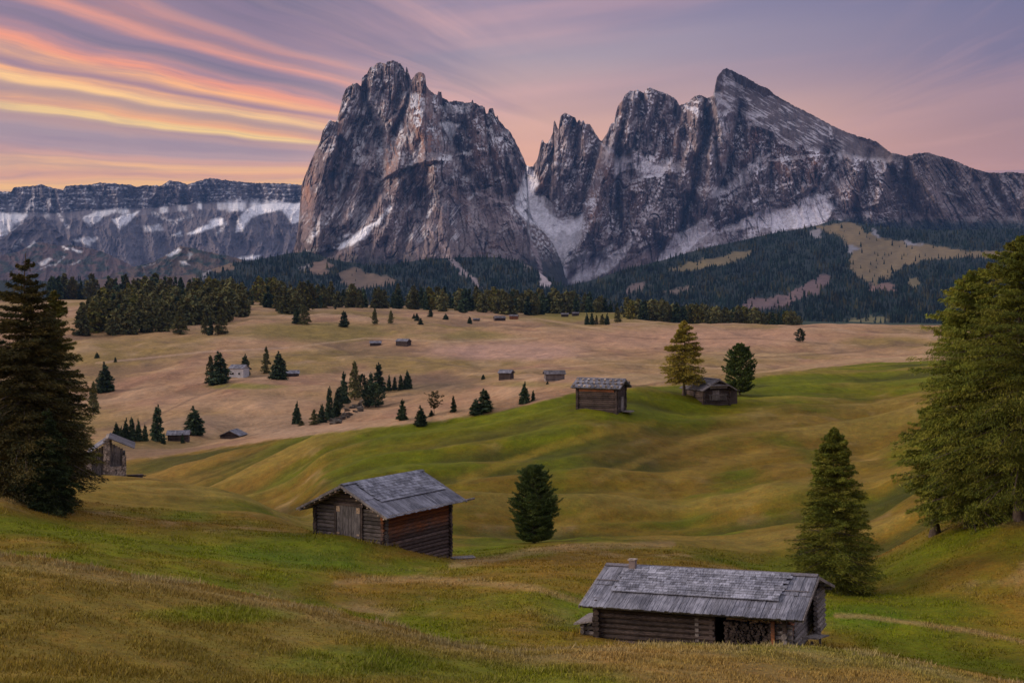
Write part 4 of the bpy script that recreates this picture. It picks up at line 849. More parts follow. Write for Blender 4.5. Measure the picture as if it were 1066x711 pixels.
def crown(H_, R_, kind, pal, nb, nt, tl, tw, t0=.06, droop=.25, rise=.0, seed=1, lump=.28, fill=.0):
    """branches and needle sprays of one conifer. nb branches with nt sprays each; spray length tl, width tw"""
    rs = np.random.RandomState(seed); prof = PROF[kind]
    t = t0 + (1-t0)*(1-np.sqrt(1-rs.rand(nb)*.995)) if kind == 'spruce' else t0 + (1-t0)*rs.rand(nb)**1.12*.995
    t = np.sort(t); nw = int(max(6, H_/.42)); 
    if kind == 'spruce': t = np.clip((np.floor(t*nw) + rs.normal(.5, .24, nb))/nw, t0, .995)
    az_ = rs.rand(nb)*2*np.pi
    lm = 1 + lump*1.6*perlin(az_*1.3 + 9*seed, t*5.5, seed) + lump*.8*perlin(az_*3 + 3, t*16, seed+2)
    L = np.maximum(R_*prof((t-t0)/(1-t0))*lm*rs.uniform(.72, 1.08, nb), .04*R_)
    z0 = t*H_
    bi = np.repeat(np.arange(nb), nt); n = nb*nt
    s = (fill + (1-fill)*rs.rand(n)**.62); s = np.clip(s, .12, 1.0)
    ll = L[bi]; dirx, diry = np.cos(az_[bi]), np.sin(az_[bi])
    upd = rise*(1-.0*t[bi]) + (.35*t[bi] if kind not in ('larch', 'round') else .30*t[bi]**2)
    lat = rs.normal(0, 1, n)*ll*.17*(1.15-s)**.5 + rs.normal(0, .05, n)
    px = dirx*s*ll - diry*lat; py = diry*s*ll + dirx*lat
    sag = droop*(s**1.6)*(1.2-t[bi])
    pz = z0[bi] + ll*(upd*s - sag) + (droop*.5*ll*np.clip(s-.75, 0, 1)) - np.abs(lat)*.22 + rs.normal(0, tl*.22, n)
    P = np.stack([px, py, pz], -1)
    if kind in ('larch', 'round'): pz = pz + rs.normal(0, .075, n)*ll - .16*ll*rs.rand(n)**2
    if kind == 'spruce': pz = pz + rs.normal(0, .03, n)*ll - .10*ll*rs.rand(n)**2
    # spray direction
    out = .8; ang_ = rs.normal(0, .75, n)
    if kind == 'stonepine': zz = rs.uniform(.1, 1.2, n)
    elif kind == 'round': zz = rs.uniform(-1.5, .35, n)
    elif kind == 'spruce': zz = rs.uniform(-.75, .35, n)
    elif kind == 'broad': zz = rs.uniform(-.8, .8, n)
    else: zz = rs.uniform(-.7, .55, n)
    ca, sa = np.cos(ang_), np.sin(ang_)
    T = np.stack([out*(dirx*ca - diry*sa), out*(diry*ca + dirx*sa), zz], -1); T /= np.linalg.norm(T, axis=1, keepdims=True)
    Q = rs.normal(0, 1, (n, 3)); Q = np.cross(T, Q); Q /= np.linalg.norm(Q, axis=1, keepdims=True)+1e-9
    l_ = tl*rs.uniform(.6, 1.35, (n, 1))*(.55 + .45*np.clip(ll/R_*2, 0, 1))[:, None]; w_ = tw*rs.uniform(.6, 1.3, (n, 1))
    A = P - T*l_*.4; Bq = P + Q*w_; Cq = P + T*l_*.6; Dq = P - Q*w_
    V = np.stack([A, Bq, Cq, Dq], 1).reshape(-1, 3); Fc = np.arange(4*n).reshape(-1, 4)
    pl = np.array(PAL[pal]); bc = pl[rs.randint(0, len(pl), nb)][bi]*.55 + pl[rs.randint(0, len(pl), n)]*.45
    bc = bc*rs.uniform(.75, 1.25, (n, 1))
    bc = bc*(1 + .35*perlin(az_[bi]*1.1+5, t[bi]*6, seed+8))[:, None]
    return V, Fc, np.repeat(bc, 4, 0), (t, az_, L, z0, droop, rise)
def limbs(info, H_, kind, rad, every=1):
    t, az_, L, z0, droop, rise = info; V = []; Q = []; o = 0
    for i in range(0, len(t), every):
        if t[i] > .93: continue
        pts = []
        for s in (0, .3, .6, .9):
            up = rise + (.35*t[i] if kind not in ('larch', 'round') else .30*t[i]**2)
            pts.append((math.cos(az_[i])*s*L[i], math.sin(az_[i])*s*L[i], z0[i] + L[i]*(up*s - droop*(s**1.6)*(1.2-t[i]))))
        r0 = rad*(1-t[i])*.9 + .006
        v_, q_ = tube(pts, [r0, r0*.75, r0*.5, r0*.2], 4); V.append(v_); Q.append(q_+o); o += len(v_)
    return np.concatenate(V), np.concatenate(Q)
def trunkmesh(H_, r0, seed=1, lean=0, k=8, top=.97):
    rs = np.random.RandomState(seed); n = 9; z = np.linspace(-.4, H_*top, n); rad = r0*(1-.93*np.linspace(0, 1, n)); rad[0] *= 1.7; rad[1] *= 1.08
    w = np.cumsum(rs.normal(0, H_*.004, (n, 2)), 0); return tube(np.stack([w[:, 0]+lean*z, w[:, 1], z], -1), rad, k)
def big_tree(name, x, y, H_, R_, kind, pal, nb, nt, tl, tw, label, cat, seed, t0=.06, droop=.25, rise=0, lump=.28, r0=None, sink=.1, group=None, fill=0, dz=0):
    e = bpy.data.objects.new(name, None); C.objects.link(e); z = float(H(x, y)) - sink + dz; e.location = (x, y, z)
    tag(e, label, cat, group)
    V, Fc, col, info = crown(H_, R_, kind, pal, nb, nt, tl, tw, t0, droop, rise, seed, lump, fill)
    tv, tq = trunkmesh(H_, r0 or H_*.018, seed); lv, lq = limbs(info, H_, kind, (r0 or H_*.018)*.35, max(1, nb//260)); npmesh('trunk', np.concatenate([tv, lv]), np.concatenate([tq, lq+len(tv)]), mat=M['bark'], smooth=True, parent=e)
    npmesh('foliage', V, Fc, mat=M['leaf'], vcol=col, parent=e)
    return e
def px_h(y, npx): return npx/F*y

# -- left edge: a heap of dark spruce with a yellowing larch
x, y, z = place(26, 516); yb = y
big_tree('spruce_tree', x, y, px_h(y, 262), px_h(y, 84), 'spruce', 'sprucewarm', 760, 240, .27, .028, 'tall dark spruce at the left edge, its top the highest of that clump', 'spruce tree', 5, .02, .42, lump=.32)
x2 = (-30-533)/F*(y+2); big_tree('spruce_tree', x2, y+2, px_h(y+2, 262), px_h(y, 66), 'spruce', 'spruce', 460, 180, .28, .030, 'dark spruce cut off by the left border of the photo', 'spruce tree', 6, .02, .42)
y3 = y+4; x3 = (56-533)/F*y3; big_tree('larch_tree', x3, y3, px_h(y3, 212), px_h(y3, 44), 'larch', 'larch', 420, 200, .23, .022, 'yellow-brown larch leaning out of the right side of the dark spruce clump', 'larch tree', 7, .10, .18, lump=.5, dz=px_h(y3, 10))
y4 = y-2.5; x4 = (50-533)/F*y4; big_tree('spruce_tree', x4, y4, px_h(y4, 112), px_h(y4, 36), 'spruce', 'spruce', 300, 200, .24, .026, 'low dark spruce with boughs on the grass below the left clump', 'spruce tree', 8, .01, .40)
# -- right edge: tall shaggy larches
def rlarch(u, d, hpx, rpx, pal, label, seed, nb, t0=.14):
    x = (u-533)/F*d; return big_tree('larch_tree', x, d, px_h(d, hpx), px_h(d, rpx), 'round', pal, nb, 260, .25, .022, label, 'larch tree', seed, t0, .36, lump=.42, r0=.30)
x, y, z = place(1046, 545, 60)
dR = y
rlarch(1062, dR, 296, 76, 'larchgreen', 'tallest green larch at the right edge, its thick trunk showing at the foot', 15, 640, .13)
rlarch(1010, dR+3.5, 268, 57, 'larchgreen', 'yellow-green larch forming the left front of the right edge clump', 16, 560, .07)
rlarch(1105, dR+2, 292, 58, 'larchgreen', 'dark green larch cut off by the right border of the photo', 17, 360, .14)
rlarch(974, dR+6, 140, 33, 'larchgreen', 'lower larch with long drooping boughs on the left flank of the right edge clump', 18, 230, .22)
rlarch(1032, dR+8, 262, 62, 'larch', 'yellowish larch filling the gap behind the two front larches at the right edge', 19, 300, .08)
# -- the larch behind the nearest barn
x, y, z = place(868, 616, 62)
big_tree('larch_tree', x, y, px_h(y, 172), px_h(y, 57), 'larch', 'larchgreen', 640, 230, .20, .017, 'broad green young larch standing right behind the gable of the longest barn', 'larch tree', 28, .02, .14, lump=.13)
# -- stone pines and the golden larch on the slope
x, y, z = place(556, 565, 95)
big_tree('stone_pine', x, y, px_h(y, 82), px_h(y, 25), 'stonepine', 'stonepine', 520, 110, .19, .024, 'dense dark oval stone pine alone in the hollow between the two near barns', 'stone pine', 31, .02, .02, .35, lump=.16, fill=.3)
x, y, z = place(722, 414, 130)
big_tree('larch_tree', x-px_h(y, 10), y, px_h(y, 78), px_h(y, 28), 'larch', 'larchgold', 240, 90, .36, .045, 'golden larch with a bare lower trunk beside the small gabled hut', 'larch tree', 32, .20, .20, lump=.22, r0=.22)
x, y, z = place(770, 411, 150)
big_tree('stone_pine', x, y, px_h(y, 53), px_h(y, 17), 'stonepine', 'stonepine', 260, 50, .36, .065, 'round dark green stone pine touching the right side of the small gabled hut', 'stone pine', 33, .05, .02, .35, lump=.14, fill=.3)

# -- prototypes for the middle distance: a trunk and a crown
def proto(kind, pal, nb, nt, tl, tw, ratio, seed, **k):
    V, Fc, col, info = crown(10, 10*ratio, kind, pal, nb, nt, tl, tw, seed=seed, **k)
    me = npmesh('crown', V, Fc, mat=M['leaf'], vcol=col); md = me.data; bpy.data.objects.remove(me)
    tv, tq = trunkmesh(10, .20, seed, k=6); t_ = npmesh('trunk', tv, tq, mat=M['bark'], smooth=True); td = t_.data; bpy.data.objects.remove(t_)
    return md, td
PR = {
 'spruce': [proto('spruce', 'darkmix', 190, 24, .85, .16, .27, 41, t0=.02, droop=.30), proto('spruce', 'darkmix', 150, 22, .85, .16, .24, 42, t0=.03, droop=.34)],
 'larch': [proto('larch', 'olive', 130, 22, .8, .14, .30, 43, t0=.06, droop=.16), proto('larch', 'olive', 130, 22, .8, .14, .28, 44, t0=.10, droop=.16)],
 'stonepine': [proto('stonepine', 'darkmix', 150, 20, .8, .18, .36, 45, t0=.04, droop=.02, rise=.3, lump=.15, fill=.3)],
 'broad': [proto('broad', 'broad', 80, 16, .8, .16, .40, 46, t0=.34, droop=.0, lump=.6)],
}
KN = {'spruce': ('spruce_tree', 'spruce tree'), 'larch': ('larch_tree', 'larch tree'), 'stonepine': ('stone_pine', 'stone pine'), 'broad': ('gnarled_tree', 'tree')}
def mid_tree(u, vb_, vt_, wpx, kind, label, group=None, dmin=130, var=None, parts=True):
    x, y, z = place(u, vb_, dmin); h = px_h(y, vb_-vt_); nm, cat = KN[kind]; L = PR[kind]; md, td = L[(var if var is not None else rnd.randrange(len(L))) % len(L)]
    ratio = {'spruce': .255, 'larch': .29, 'stonepine': .36, 'broad': .40}[kind]
    sx = px_h(y, wpx/2.)/(10*ratio)*1.02; sz = h/10.
    e = bpy.data.objects.new(nm, None); C.objects.link(e); e.location = (x, y, z-.15); e.rotation_euler = (0, 0, rnd.random()*6.28)
    for n_, d_ in (('crown', md), ('trunk', td)):
        o = bpy.data.objects.new(n_, d_); C.objects.link(o); o.parent = e; o.scale = (sx, sx, sz)
    tag(e, label, cat, group); return e
G1 = 'trees scattered over the hay meadows'
MID = [
 (228,400,362,27,'spruce','big dark spruce at the left wall of the white farmhouse'), (219,399,370,14,'larch','olive larch pressed against the left side of the big spruce by the farmhouse'),
 (255,391,367,13,'spruce','narrow dark spruce right behind the white farmhouse'), (277,389,361,12,'larch','olive larch left of the dark spruce by the blue-roofed hut'),
 (290,395,364,21,'spruce','broad dark spruce left of the blue-roofed hut'), (109,408,375,22,'spruce','dark spruce on the left meadow beside the small dry knoll'),
 (97,431,397,15,'larch','olive larch low beside the left clump of spruces'), (101,373,366,6,'spruce','small round bush upper of the two on the left meadow track'), (120,377,371,4,'spruce','tiny bush on the left meadow track'),
 (121,458,438,11,'spruce','leftmost small spruce in the row left of the low grey hut'), (131,459,433,10,'spruce','second spruce from the left in the row left of the low grey hut'), (137,459,431,11,'spruce','third spruce from the left, tallest in the row by the low grey hut'),
 (144,459,434,9,'spruce','fourth spruce from the left in the row by the low grey hut'), (151,459,440,8,'spruce','rightmost small spruce in the row by the low grey hut'), (126,459,442,8,'spruce','short spruce between the two leftmost in the row by the low grey hut'),
 (164,459,417,18,'spruce','tall columnar spruce touching the left end of the low grey hut'), (202,452,421,24,'spruce','broad conical spruce right of the low grey hut'), (190,461,450,5,'spruce','little bush in front of the low grey hut'), (170,462,454,6,'spruce','low bush at the left foot of the low grey hut'),
 (309,441,416,11,'spruce','slim dark spruce alone left of the wooded gully'), (314,443,437,9,'larch','low bush at the foot of the slim lone spruce'),
 (343,437,398,12,'spruce','tallest thin spruce at the lower end of the wooded gully'), (335,440,418,12,'spruce','spruce on the left of the thin tall one in the gully'), (327,442,426,13,'larch','bushy low tree at the left end of the wooded gully'), (350,434,412,12,'spruce','spruce right of the thin tall one in the gully'),
 (352,424,401,12,'spruce','dark spruce in the middle of the gully line'), (358,420,383,15,'spruce','tall dark spruce at the upper bend of the gully'), (369,416,376,17,'larch','tallest olive-topped larch at the upper end of the gully'), (377,415,390,14,'stonepine','rounded dark tree right of the tallest gully larch'),
 (394,409,374,18,'spruce','tall pointed spruce at the head of the wooded gully'), (386,410,385,12,'spruce','spruce just left of the tall pointed one at the gully head'), (391,424,399,21,'stonepine','round bushy pine in front of the gully head'), (383,424,402,13,'stonepine','narrower round pine touching the left of the bushy one'),
 (405,407,388,7,'spruce','thin spruce left in the short row right of the gully head'), (411,406,390,7,'spruce','thin spruce in the middle of the short row right of the gully head'), (417,406,388,8,'spruce','second last spruce of the short row right of the gully head'), (424,405,384,12,'spruce','last and largest spruce of the short row right of the gully head'),
 (419,437,412,14,'spruce','small pointed spruce below the wooded gully, left of the gnarled tree'), (438,443,420,15,'spruce','pointed spruce at the very edge of the green slope, left of the gnarled tree'), (452,432,407,18,'broad','open gnarled tree with a crooked crown among small spruces'), (449,433,425,8,'spruce','dark bush at the foot of the gnarled tree'),
 (472,429,409,8,'spruce','slim spruce between the gnarled tree and the round spruce pair'), (504,428,401,22,'spruce','large round spruce on the rim of the green slope'), (495,431,412,16,'spruce','lower spruce on the left side of the large round one'),
 (546,420,395,13,'spruce','pointed spruce on the slope rim below the two meadow huts'), (555,417,404,5,'spruce','tiny spruce right of the pointed one on the slope rim'), (503,395,389,5,'spruce','tiny bush left of the square meadow hut'), (570,400,396,4,'spruce','tiny bush before the long meadow hut'),
 (358,340,322,13,'spruce','broad lone spruce high on the meadow left of two thin trees'), (390,338,321,9,'larch','lone larch with a bare stem on the upper meadow'), (407,337,323,8,'larch','small ragged larch right of the bare-stemmed one'), (434,334,325,7,'spruce','left spruce of a small trio on the upper meadow'), (438,338,330,7,'spruce','lower right spruce of the small trio on the upper meadow'),
 (431,332,326,5,'spruce','smallest tree of the upper meadow trio'), (448,330,320,7,'spruce','dark spruce upper right of the small trio'), (464,333,326,7,'spruce','lone dark bushy spruce in the middle of the upper meadow'), (489,337,329,6,'spruce','small spruce left of the three upper meadow huts'),
 (317,338,318,15,'larch','grey-olive larch in front of the forest edge'), (309,337,320,11,'spruce','dark tree leaning on the left of the grey-olive larch'), (187,348,320,19,'larch','round larch standing clear of the forest edge'), (213,348,326,10,'larch','olive larch left in the trio before the forest'), (219,349,327,8,'spruce','dark slim spruce in the middle of the trio before the forest'), (230,348,321,17,'larch','broad larch right in the trio before the forest'),
 (249,327,309,10,'spruce','single dark spruce in the gap between the two woods'), (833,356,342,11,'stonepine','lone egg-shaped dark tree on the far right meadow'), (349,322,318,3,'spruce','tiny sapling on the crest of the upper meadow'),
 (611,338,325,6,'spruce','slim left spruce of the five on the far crest'), (616,338,324,8,'spruce','darkest tallest spruce of the five on the far crest'), (621,338,328,5,'larch','thin larch among the five trees on the far crest'), (627,338,327,8,'larch','grey larch among the five trees on the far crest'), (632,338,325,6,'spruce','rightmost dark spruce of the five on the far crest'), (643,336,320,10,'larch','golden-green larch right of the five crest trees'),
]
for m_ in MID: mid_tree(*m_, group=G1, dmin=115 if m_[1] > 400 else 300)

# -- the woods behind the meadows: every tree its own object
PF = []
for i, (kd, pl, rt) in enumerate((('spruce','darkmix',.24),('larch','olive',.30),('spruce','darkmix',.21),('round','larch',.27),('stonepine','olive',.32),('round','olive',.34))):
    V, Fc, col, info = crown(10, 10*rt, kd, pl, 90, 12, 1.3, .34, t0=.02, droop=.2, seed=60+i, lump=.2)
    tv, tq = trunkmesh(9, .2, i, k=5); V = np.concatenate([V, tv]); Fc = np.concatenate([Fc, tq+len(col)]); col = np.concatenate([col, np.tile((.04, .03, .025), (len(tv), 1))])
    o = npmesh('tree', V, Fc, mat=M['leaf'], vcol=col); PF.append((o.data, 'larch' if kd == 'round' else kd)); bpy.data.objects.remove(o)
nfor = 0
def forest(poly, n, hlo, hhi, label, group, weights, seed, dmin=500, fixd=None):
    """trees whose feet stand inside an area of the meadow; poly in (u, v of the foot)"""
    global nfor
    r_ = random.Random(seed); us = [p[0] for p in poly]; vs = [p[1] for p in poly]; pts = []; tries = 0
    while len(pts) < n and tries < 60000:
        tries += 1; u = r_.uniform(min(us), max(us)); v = r_.uniform(min(vs), max(vs))
        if not bool(inpoly(np.array(u), np.array(v), poly)): continue
        if any(abs(u-a) < 3.4*sc_ and abs(v-c) < 1.1*sc_ for a, c in pts for sc_ in ((1-.6*tries/60000),)): continue
        pts.append((u, v))
    for u, v in pts:
        x, y, z = place(u, v, dmin); h = r_.uniform(hlo, hhi)/F*y
        md, kd = PF[r_.choices(range(len(PF)), weights)[0]]
        kn = 'spruce' if kd == 'spruce' else ('larch' if kd == 'larch' else 'stone pine')
        o = bpy.data.objects.new({'spruce': 'spruce_tree', 'larch': 'larch_tree', 'stonepine': 'stone_pine'}[kd], md); C.objects.link(o)
        k = h/10; wd = k*r_.uniform(.95, 1.25); o.location = (x, y, z-.3); o.scale = (wd, wd, k); o.rotation_euler = (0, 0, r_.random()*6.28)
        tag(o, {'spruce': 'dark pointed spruce ', 'larch': 'olive larch ', 'stonepine': 'rounded dark pine '}[kd]+label, kn if kn == 'stone pine' else kn+' tree', kn+' trees '+group); nfor += 1
forest([(78,350),(120,350),(185,345),(200,338),(240,336),(262,326),(250,320),(230,318),(180,322),(120,326),(85,332)], 118, 24, 34, 'in the front block of the left wood', 'in the front block of the left wood', [1.5,4,1,3,2,5], 1)
forest([(45,311),(100,309),(180,316),(262,321),(262,317),(180,309),(60,305)], 58, 18, 27, 'in the dark rear row of the left wood', 'in the rear row of the left wood', [5,2,3,1,2,1], 2)
forest([(258,317),(300,328),(345,322),(345,317),(262,311)], 36, 20, 27, 'in the small dark wood left of centre', 'in the small wood left of centre', [4,3,3,2,1,2], 3)
forest([(350,320.5),(385,321),(470,325),(540,328.5),(600,327.5),(622,325),(560,322),(470,320),(350,318)], 88, 17, 25, 'in the long central wood below the peaks', 'in the long central wood', [3,4,3,1,2,3], 4, 700)
forest([(612,325.5),(640,326),(650,326),(640,323),(612,322)], 8, 12, 18, 'in the thin strip of wood right of the centre', 'in the thin strip right of centre', [3,2,3,1,1,1], 5, 900)
# the belt right of centre stands behind the far crest
def belt(u0, u1, n, dlo, dhi, htop, label, group, seed):
    r_ = random.Random(seed)
    for i in range(n):
        u = u0 + (u1-u0)*(i + r_.random())/n; y = r_.uniform(dlo, dhi); x = (u-533)/F*y; z = float(H(x, y))
        tv_ = htop(u) + r_.uniform(-1, 6); h = (HV-tv_)/F*y - z
        if h < 5: continue
        md, kd = PF[r_.choices(range(len(PF)), [3,4,2,1,1,4])[0]]; kn = {'spruce': 'spruce', 'larch': 'larch', 'stonepine': 'stone pine'}[kd]
        o = bpy.data.objects.new({'spruce': 'spruce_tree', 'larch': 'larch_tree', 'stonepine': 'stone_pine'}[kd], md); C.objects.link(o)
        k = h/10; wd = min(k, 2.0)*r_.uniform(.95, 1.3); o.location = (x, y, z-.3); o.scale = (wd, wd, k); o.rotation_euler = (0, 0, r_.random()*6.28)
        tag(o, {'spruce': 'dark pointed spruce ', 'larch': 'olive larch ', 'stonepine': 'rounded dark pine '}[kd]+label, kn if kn == 'stone pine' else kn+' tree', kn+' trees '+group)
belt(652, 832, 78, 1130, 1300, lambda u: np.interp(u, [652, 700, 740, 800, 832], [309, 313, 318, 320, 326]), 'in the belt behind the far crest right of centre', 'in the belt right of centre', 9)

# ------------------------------------------------------------------ wooden buildings
class MB:
    def __init__(s): s.V = []; s.F = []; s.n = 0
    def add(s, v, q): s.V.append(np.asarray(v, float)); s.F += [tuple(int(i)+s.n for i in f) for f in q]; s.n += len(v)
    def box(s, c, sz, M3=None, jit=0):
        x, y, z = [k/2 for k in sz]
        v = np.array([(-x,-y,-z),(x,-y,-z),(x,y,-z),(-x,y,-z),(-x,-y,z),(x,-y,z),(x,y,z),(-x,y,z)])
        if jit: v = v + RS.normal(0, jit, v.shape)
        if M3 is not None: v = v @ np.asarray(M3).T
        s.add(v + np.asarray(c), [(0,3,2,1),(4,5,6,7),(0,1,5,4),(1,2,6,5),(2,3,7,6),(3,0,4,7)])
    def log(s, a, b_, r, k=8, jit=.0):
        a = np.asarray(a, float); b_ = np.asarray(b_, float); m_ = (a+b_)/2 + RS.normal(0, jit+1e-9, 3)
        V, Q = tube([a, m_, b_], [r*RS.uniform(.93, 1.05), r, r*RS.uniform(.9, 1.03)], k)
        n = len(V); Q = [tuple(q) for q in Q] + [tuple(range(k))[::-1], tuple(range(n-k, n))]
        s.add(V, Q)
    def build(s, name, mat, parent=None, loc=None):
        me = bpy.data.meshes.new(name); me.from_pydata(np.concatenate(s.V).tolist(), [], s.F); me.materials.append(mat); me.update()
        o = bpy.data.objects.new(name, me); C.objects.link(o)
        if parent: o.parent = parent
        if loc is not None: o.location = loc
        return o
def hut_root(name, x, y, z, rz, label, cat, group=None, tilt=(0, 0)):
    e = bpy.data.objects.new(name, None); C.objects.link(e); e.location = (x, y, z); e.rotation_euler = (tilt[0], tilt[1], rz); tag(e, label, cat, group); return e
def log_wall(e, axis, off, lo, hi, z0, z1, r, mat, over=.28, name='wall', gaps=(), shift=0, jit=.006):
    """horizontal logs; axis 'x' runs along x at y=off; gaps are (from, to, zlo, zhi) openings"""
    m = MB(); z = z0 + r*(1 + shift); i = 0
    while z < z1:
        segs = [(lo-over*rnd.uniform(.8, 1.1), hi+over*rnd.uniform(.8, 1.1))]
        for g0, g1, gz0, gz1 in gaps:
            if gz0 < z < gz1:
                new = []
                for a, c in segs:
                    if g0 > a and g1 < c: new += [(a, g0), (g1, c)]
                    elif g0 <= a < g1: new += [(g1, c)] if c > g1 else []
                    elif a < g0 < c: new += [(a, g0)]
                    else: new += [(a, c)]
                segs = new
        for a, c in segs:
            p, q = ((a, off, z), (c, off, z)) if axis == 'x' else ((off, a, z), (off, c, z))
            m.log(p, q, r*rnd.uniform(.97, 1.06), 8, jit)
        z += 2*r*.93
    return m.build(name, mat, e)
def gable_logs(e, off, W2, zw, rise_, r, mat, name='gable_wall', zfloor=None):
    m = MB(); z = zw + r
    while z < zw + rise_ - r:
        hw = W2*(1-(z-zw)/rise_)
        if hw > .15: m.log((off, -hw, z), (off, hw, z), r, 8, .005)
        z += 2*r*.93
    return m.build(name, mat, e)
def roof_slope(e, sgn, L0, L1, hw, zr, pitch, mat, smat=None, courses=0, top_board=True, seed=1, bw=.22, name='roof', sh=(0, 1, .0, .62), shw=.26, shl=.26, thick=.05, sag=0):
    """one side of a roof: boards running down the slope, and shingle courses over part of it.
       sh = (from, to along the ridge as fractions, from, to down the slope as fractions)"""
    rs = random.Random(seed); cp, sp = math.cos(pitch), math.sin(pitch); ln = hw/cp
    def T(a, s_, h_): return np.array((a, sgn*(s_*cp + h_*sp), zr - s_*sp + h_*cp))
    ax = np.array((1, 0, 0)); ay = np.array((0, sgn*cp, -sp)); az_ = np.array((0, sgn*sp, cp)); M3 = np.stack([ax, ay, az_], 1)
    if sgn < 0: M3 = np.stack([-ax, ay, az_], 1)
    m = MB(); Lr = L1-L0
    # two overlapping rows of long boards
    for s0, s1, h0 in ((ln*.42, ln*1.0, .03), (0.0, ln*.48, .065)):
        a = L0
        while a < L1-.02:
            w = min(bw*rs.uniform(.75, 1.2), L1-a); ds = rs.uniform(-.03, .05)
            if a + w > L1-.05: w = L1-a
            m.box(T(a+w/2, (s0+s1)/2+ds/2, h0+rs.uniform(-.008, .012)), (w-.012, s1-s0+ds, .03), M3, .002); a += w
    for h0 in (-.03,): m.box(T((L0+L1)/2, ln*.49, h0), (Lr-.10, ln*.96, .05), M3)
    # purlins and edge
    for s_ in (.08*ln, .5*ln, .93*ln): m.log(T(L0+.03, s_, -.12), T(L1-.03, s_, -.12), .075, 6)
    o = m.build(name, mat, e)
    if smat:
        g = MB(); a0, a1, s0, s1 = L0+sh[0]*Lr, L0+sh[1]*Lr, sh[2]*ln, sh[3]*ln
        n = max(1, int((s1-s0)/shl)); step = (s1-s0)/n
        for i in range(n-1, -1, -1):
            a = a0 + rs.uniform(-.15, .15)
            while a < a1:
                w = shw*rs.uniform(.6, 1.5); lift = rs.uniform(0, .018)
                g.box(T(a+w/2, s0+(i+.5)*step, .10+.006*(n-i)+lift*.5), (w-.014, step*1.28, .018), M3 @ np.array([[1,0,0],[0,1,0],[0,.05+lift,1]]), .003); a += w
        for s_ in (s1,): m2 = MB(); g.log(T(a0-.1, s_+.02, .12), T(a1+.1, s_+.02, .12), .028, 6)
        g.build('shingles', smat, o)
    return o
def ridge(e, L0, L1, zr, mat, r=.07):
    m = MB(); m.box(((L0+L1)/2, .09, zr+.10), (L1-L0, .24, .035), ((1,0,0),(0,.96,.27),(0,-.27,.96))); m.box(((L0+L1)/2, -.09, zr+.105), (L1-L0, .24, .035), ((1,0,0),(0,.96,-.27),(0,.27,.96)))
    return m.build('ridge_board', mat, e)
def bargeboards(e, xo, hw, zr, pitch, mat):
    cp, sp = math.cos(pitch), math.sin(pitch); m = MB(); ln = hw/cp
    for sg in (1, -1):
        m.box((xo, sg*ln/2*cp, zr - ln/2*sp - .02), (.05, ln, .13), ((1,0,0),(0,cp,sg*sp),(0,-sg*sp,cp)))
    return m.build('bargeboard', mat, e)

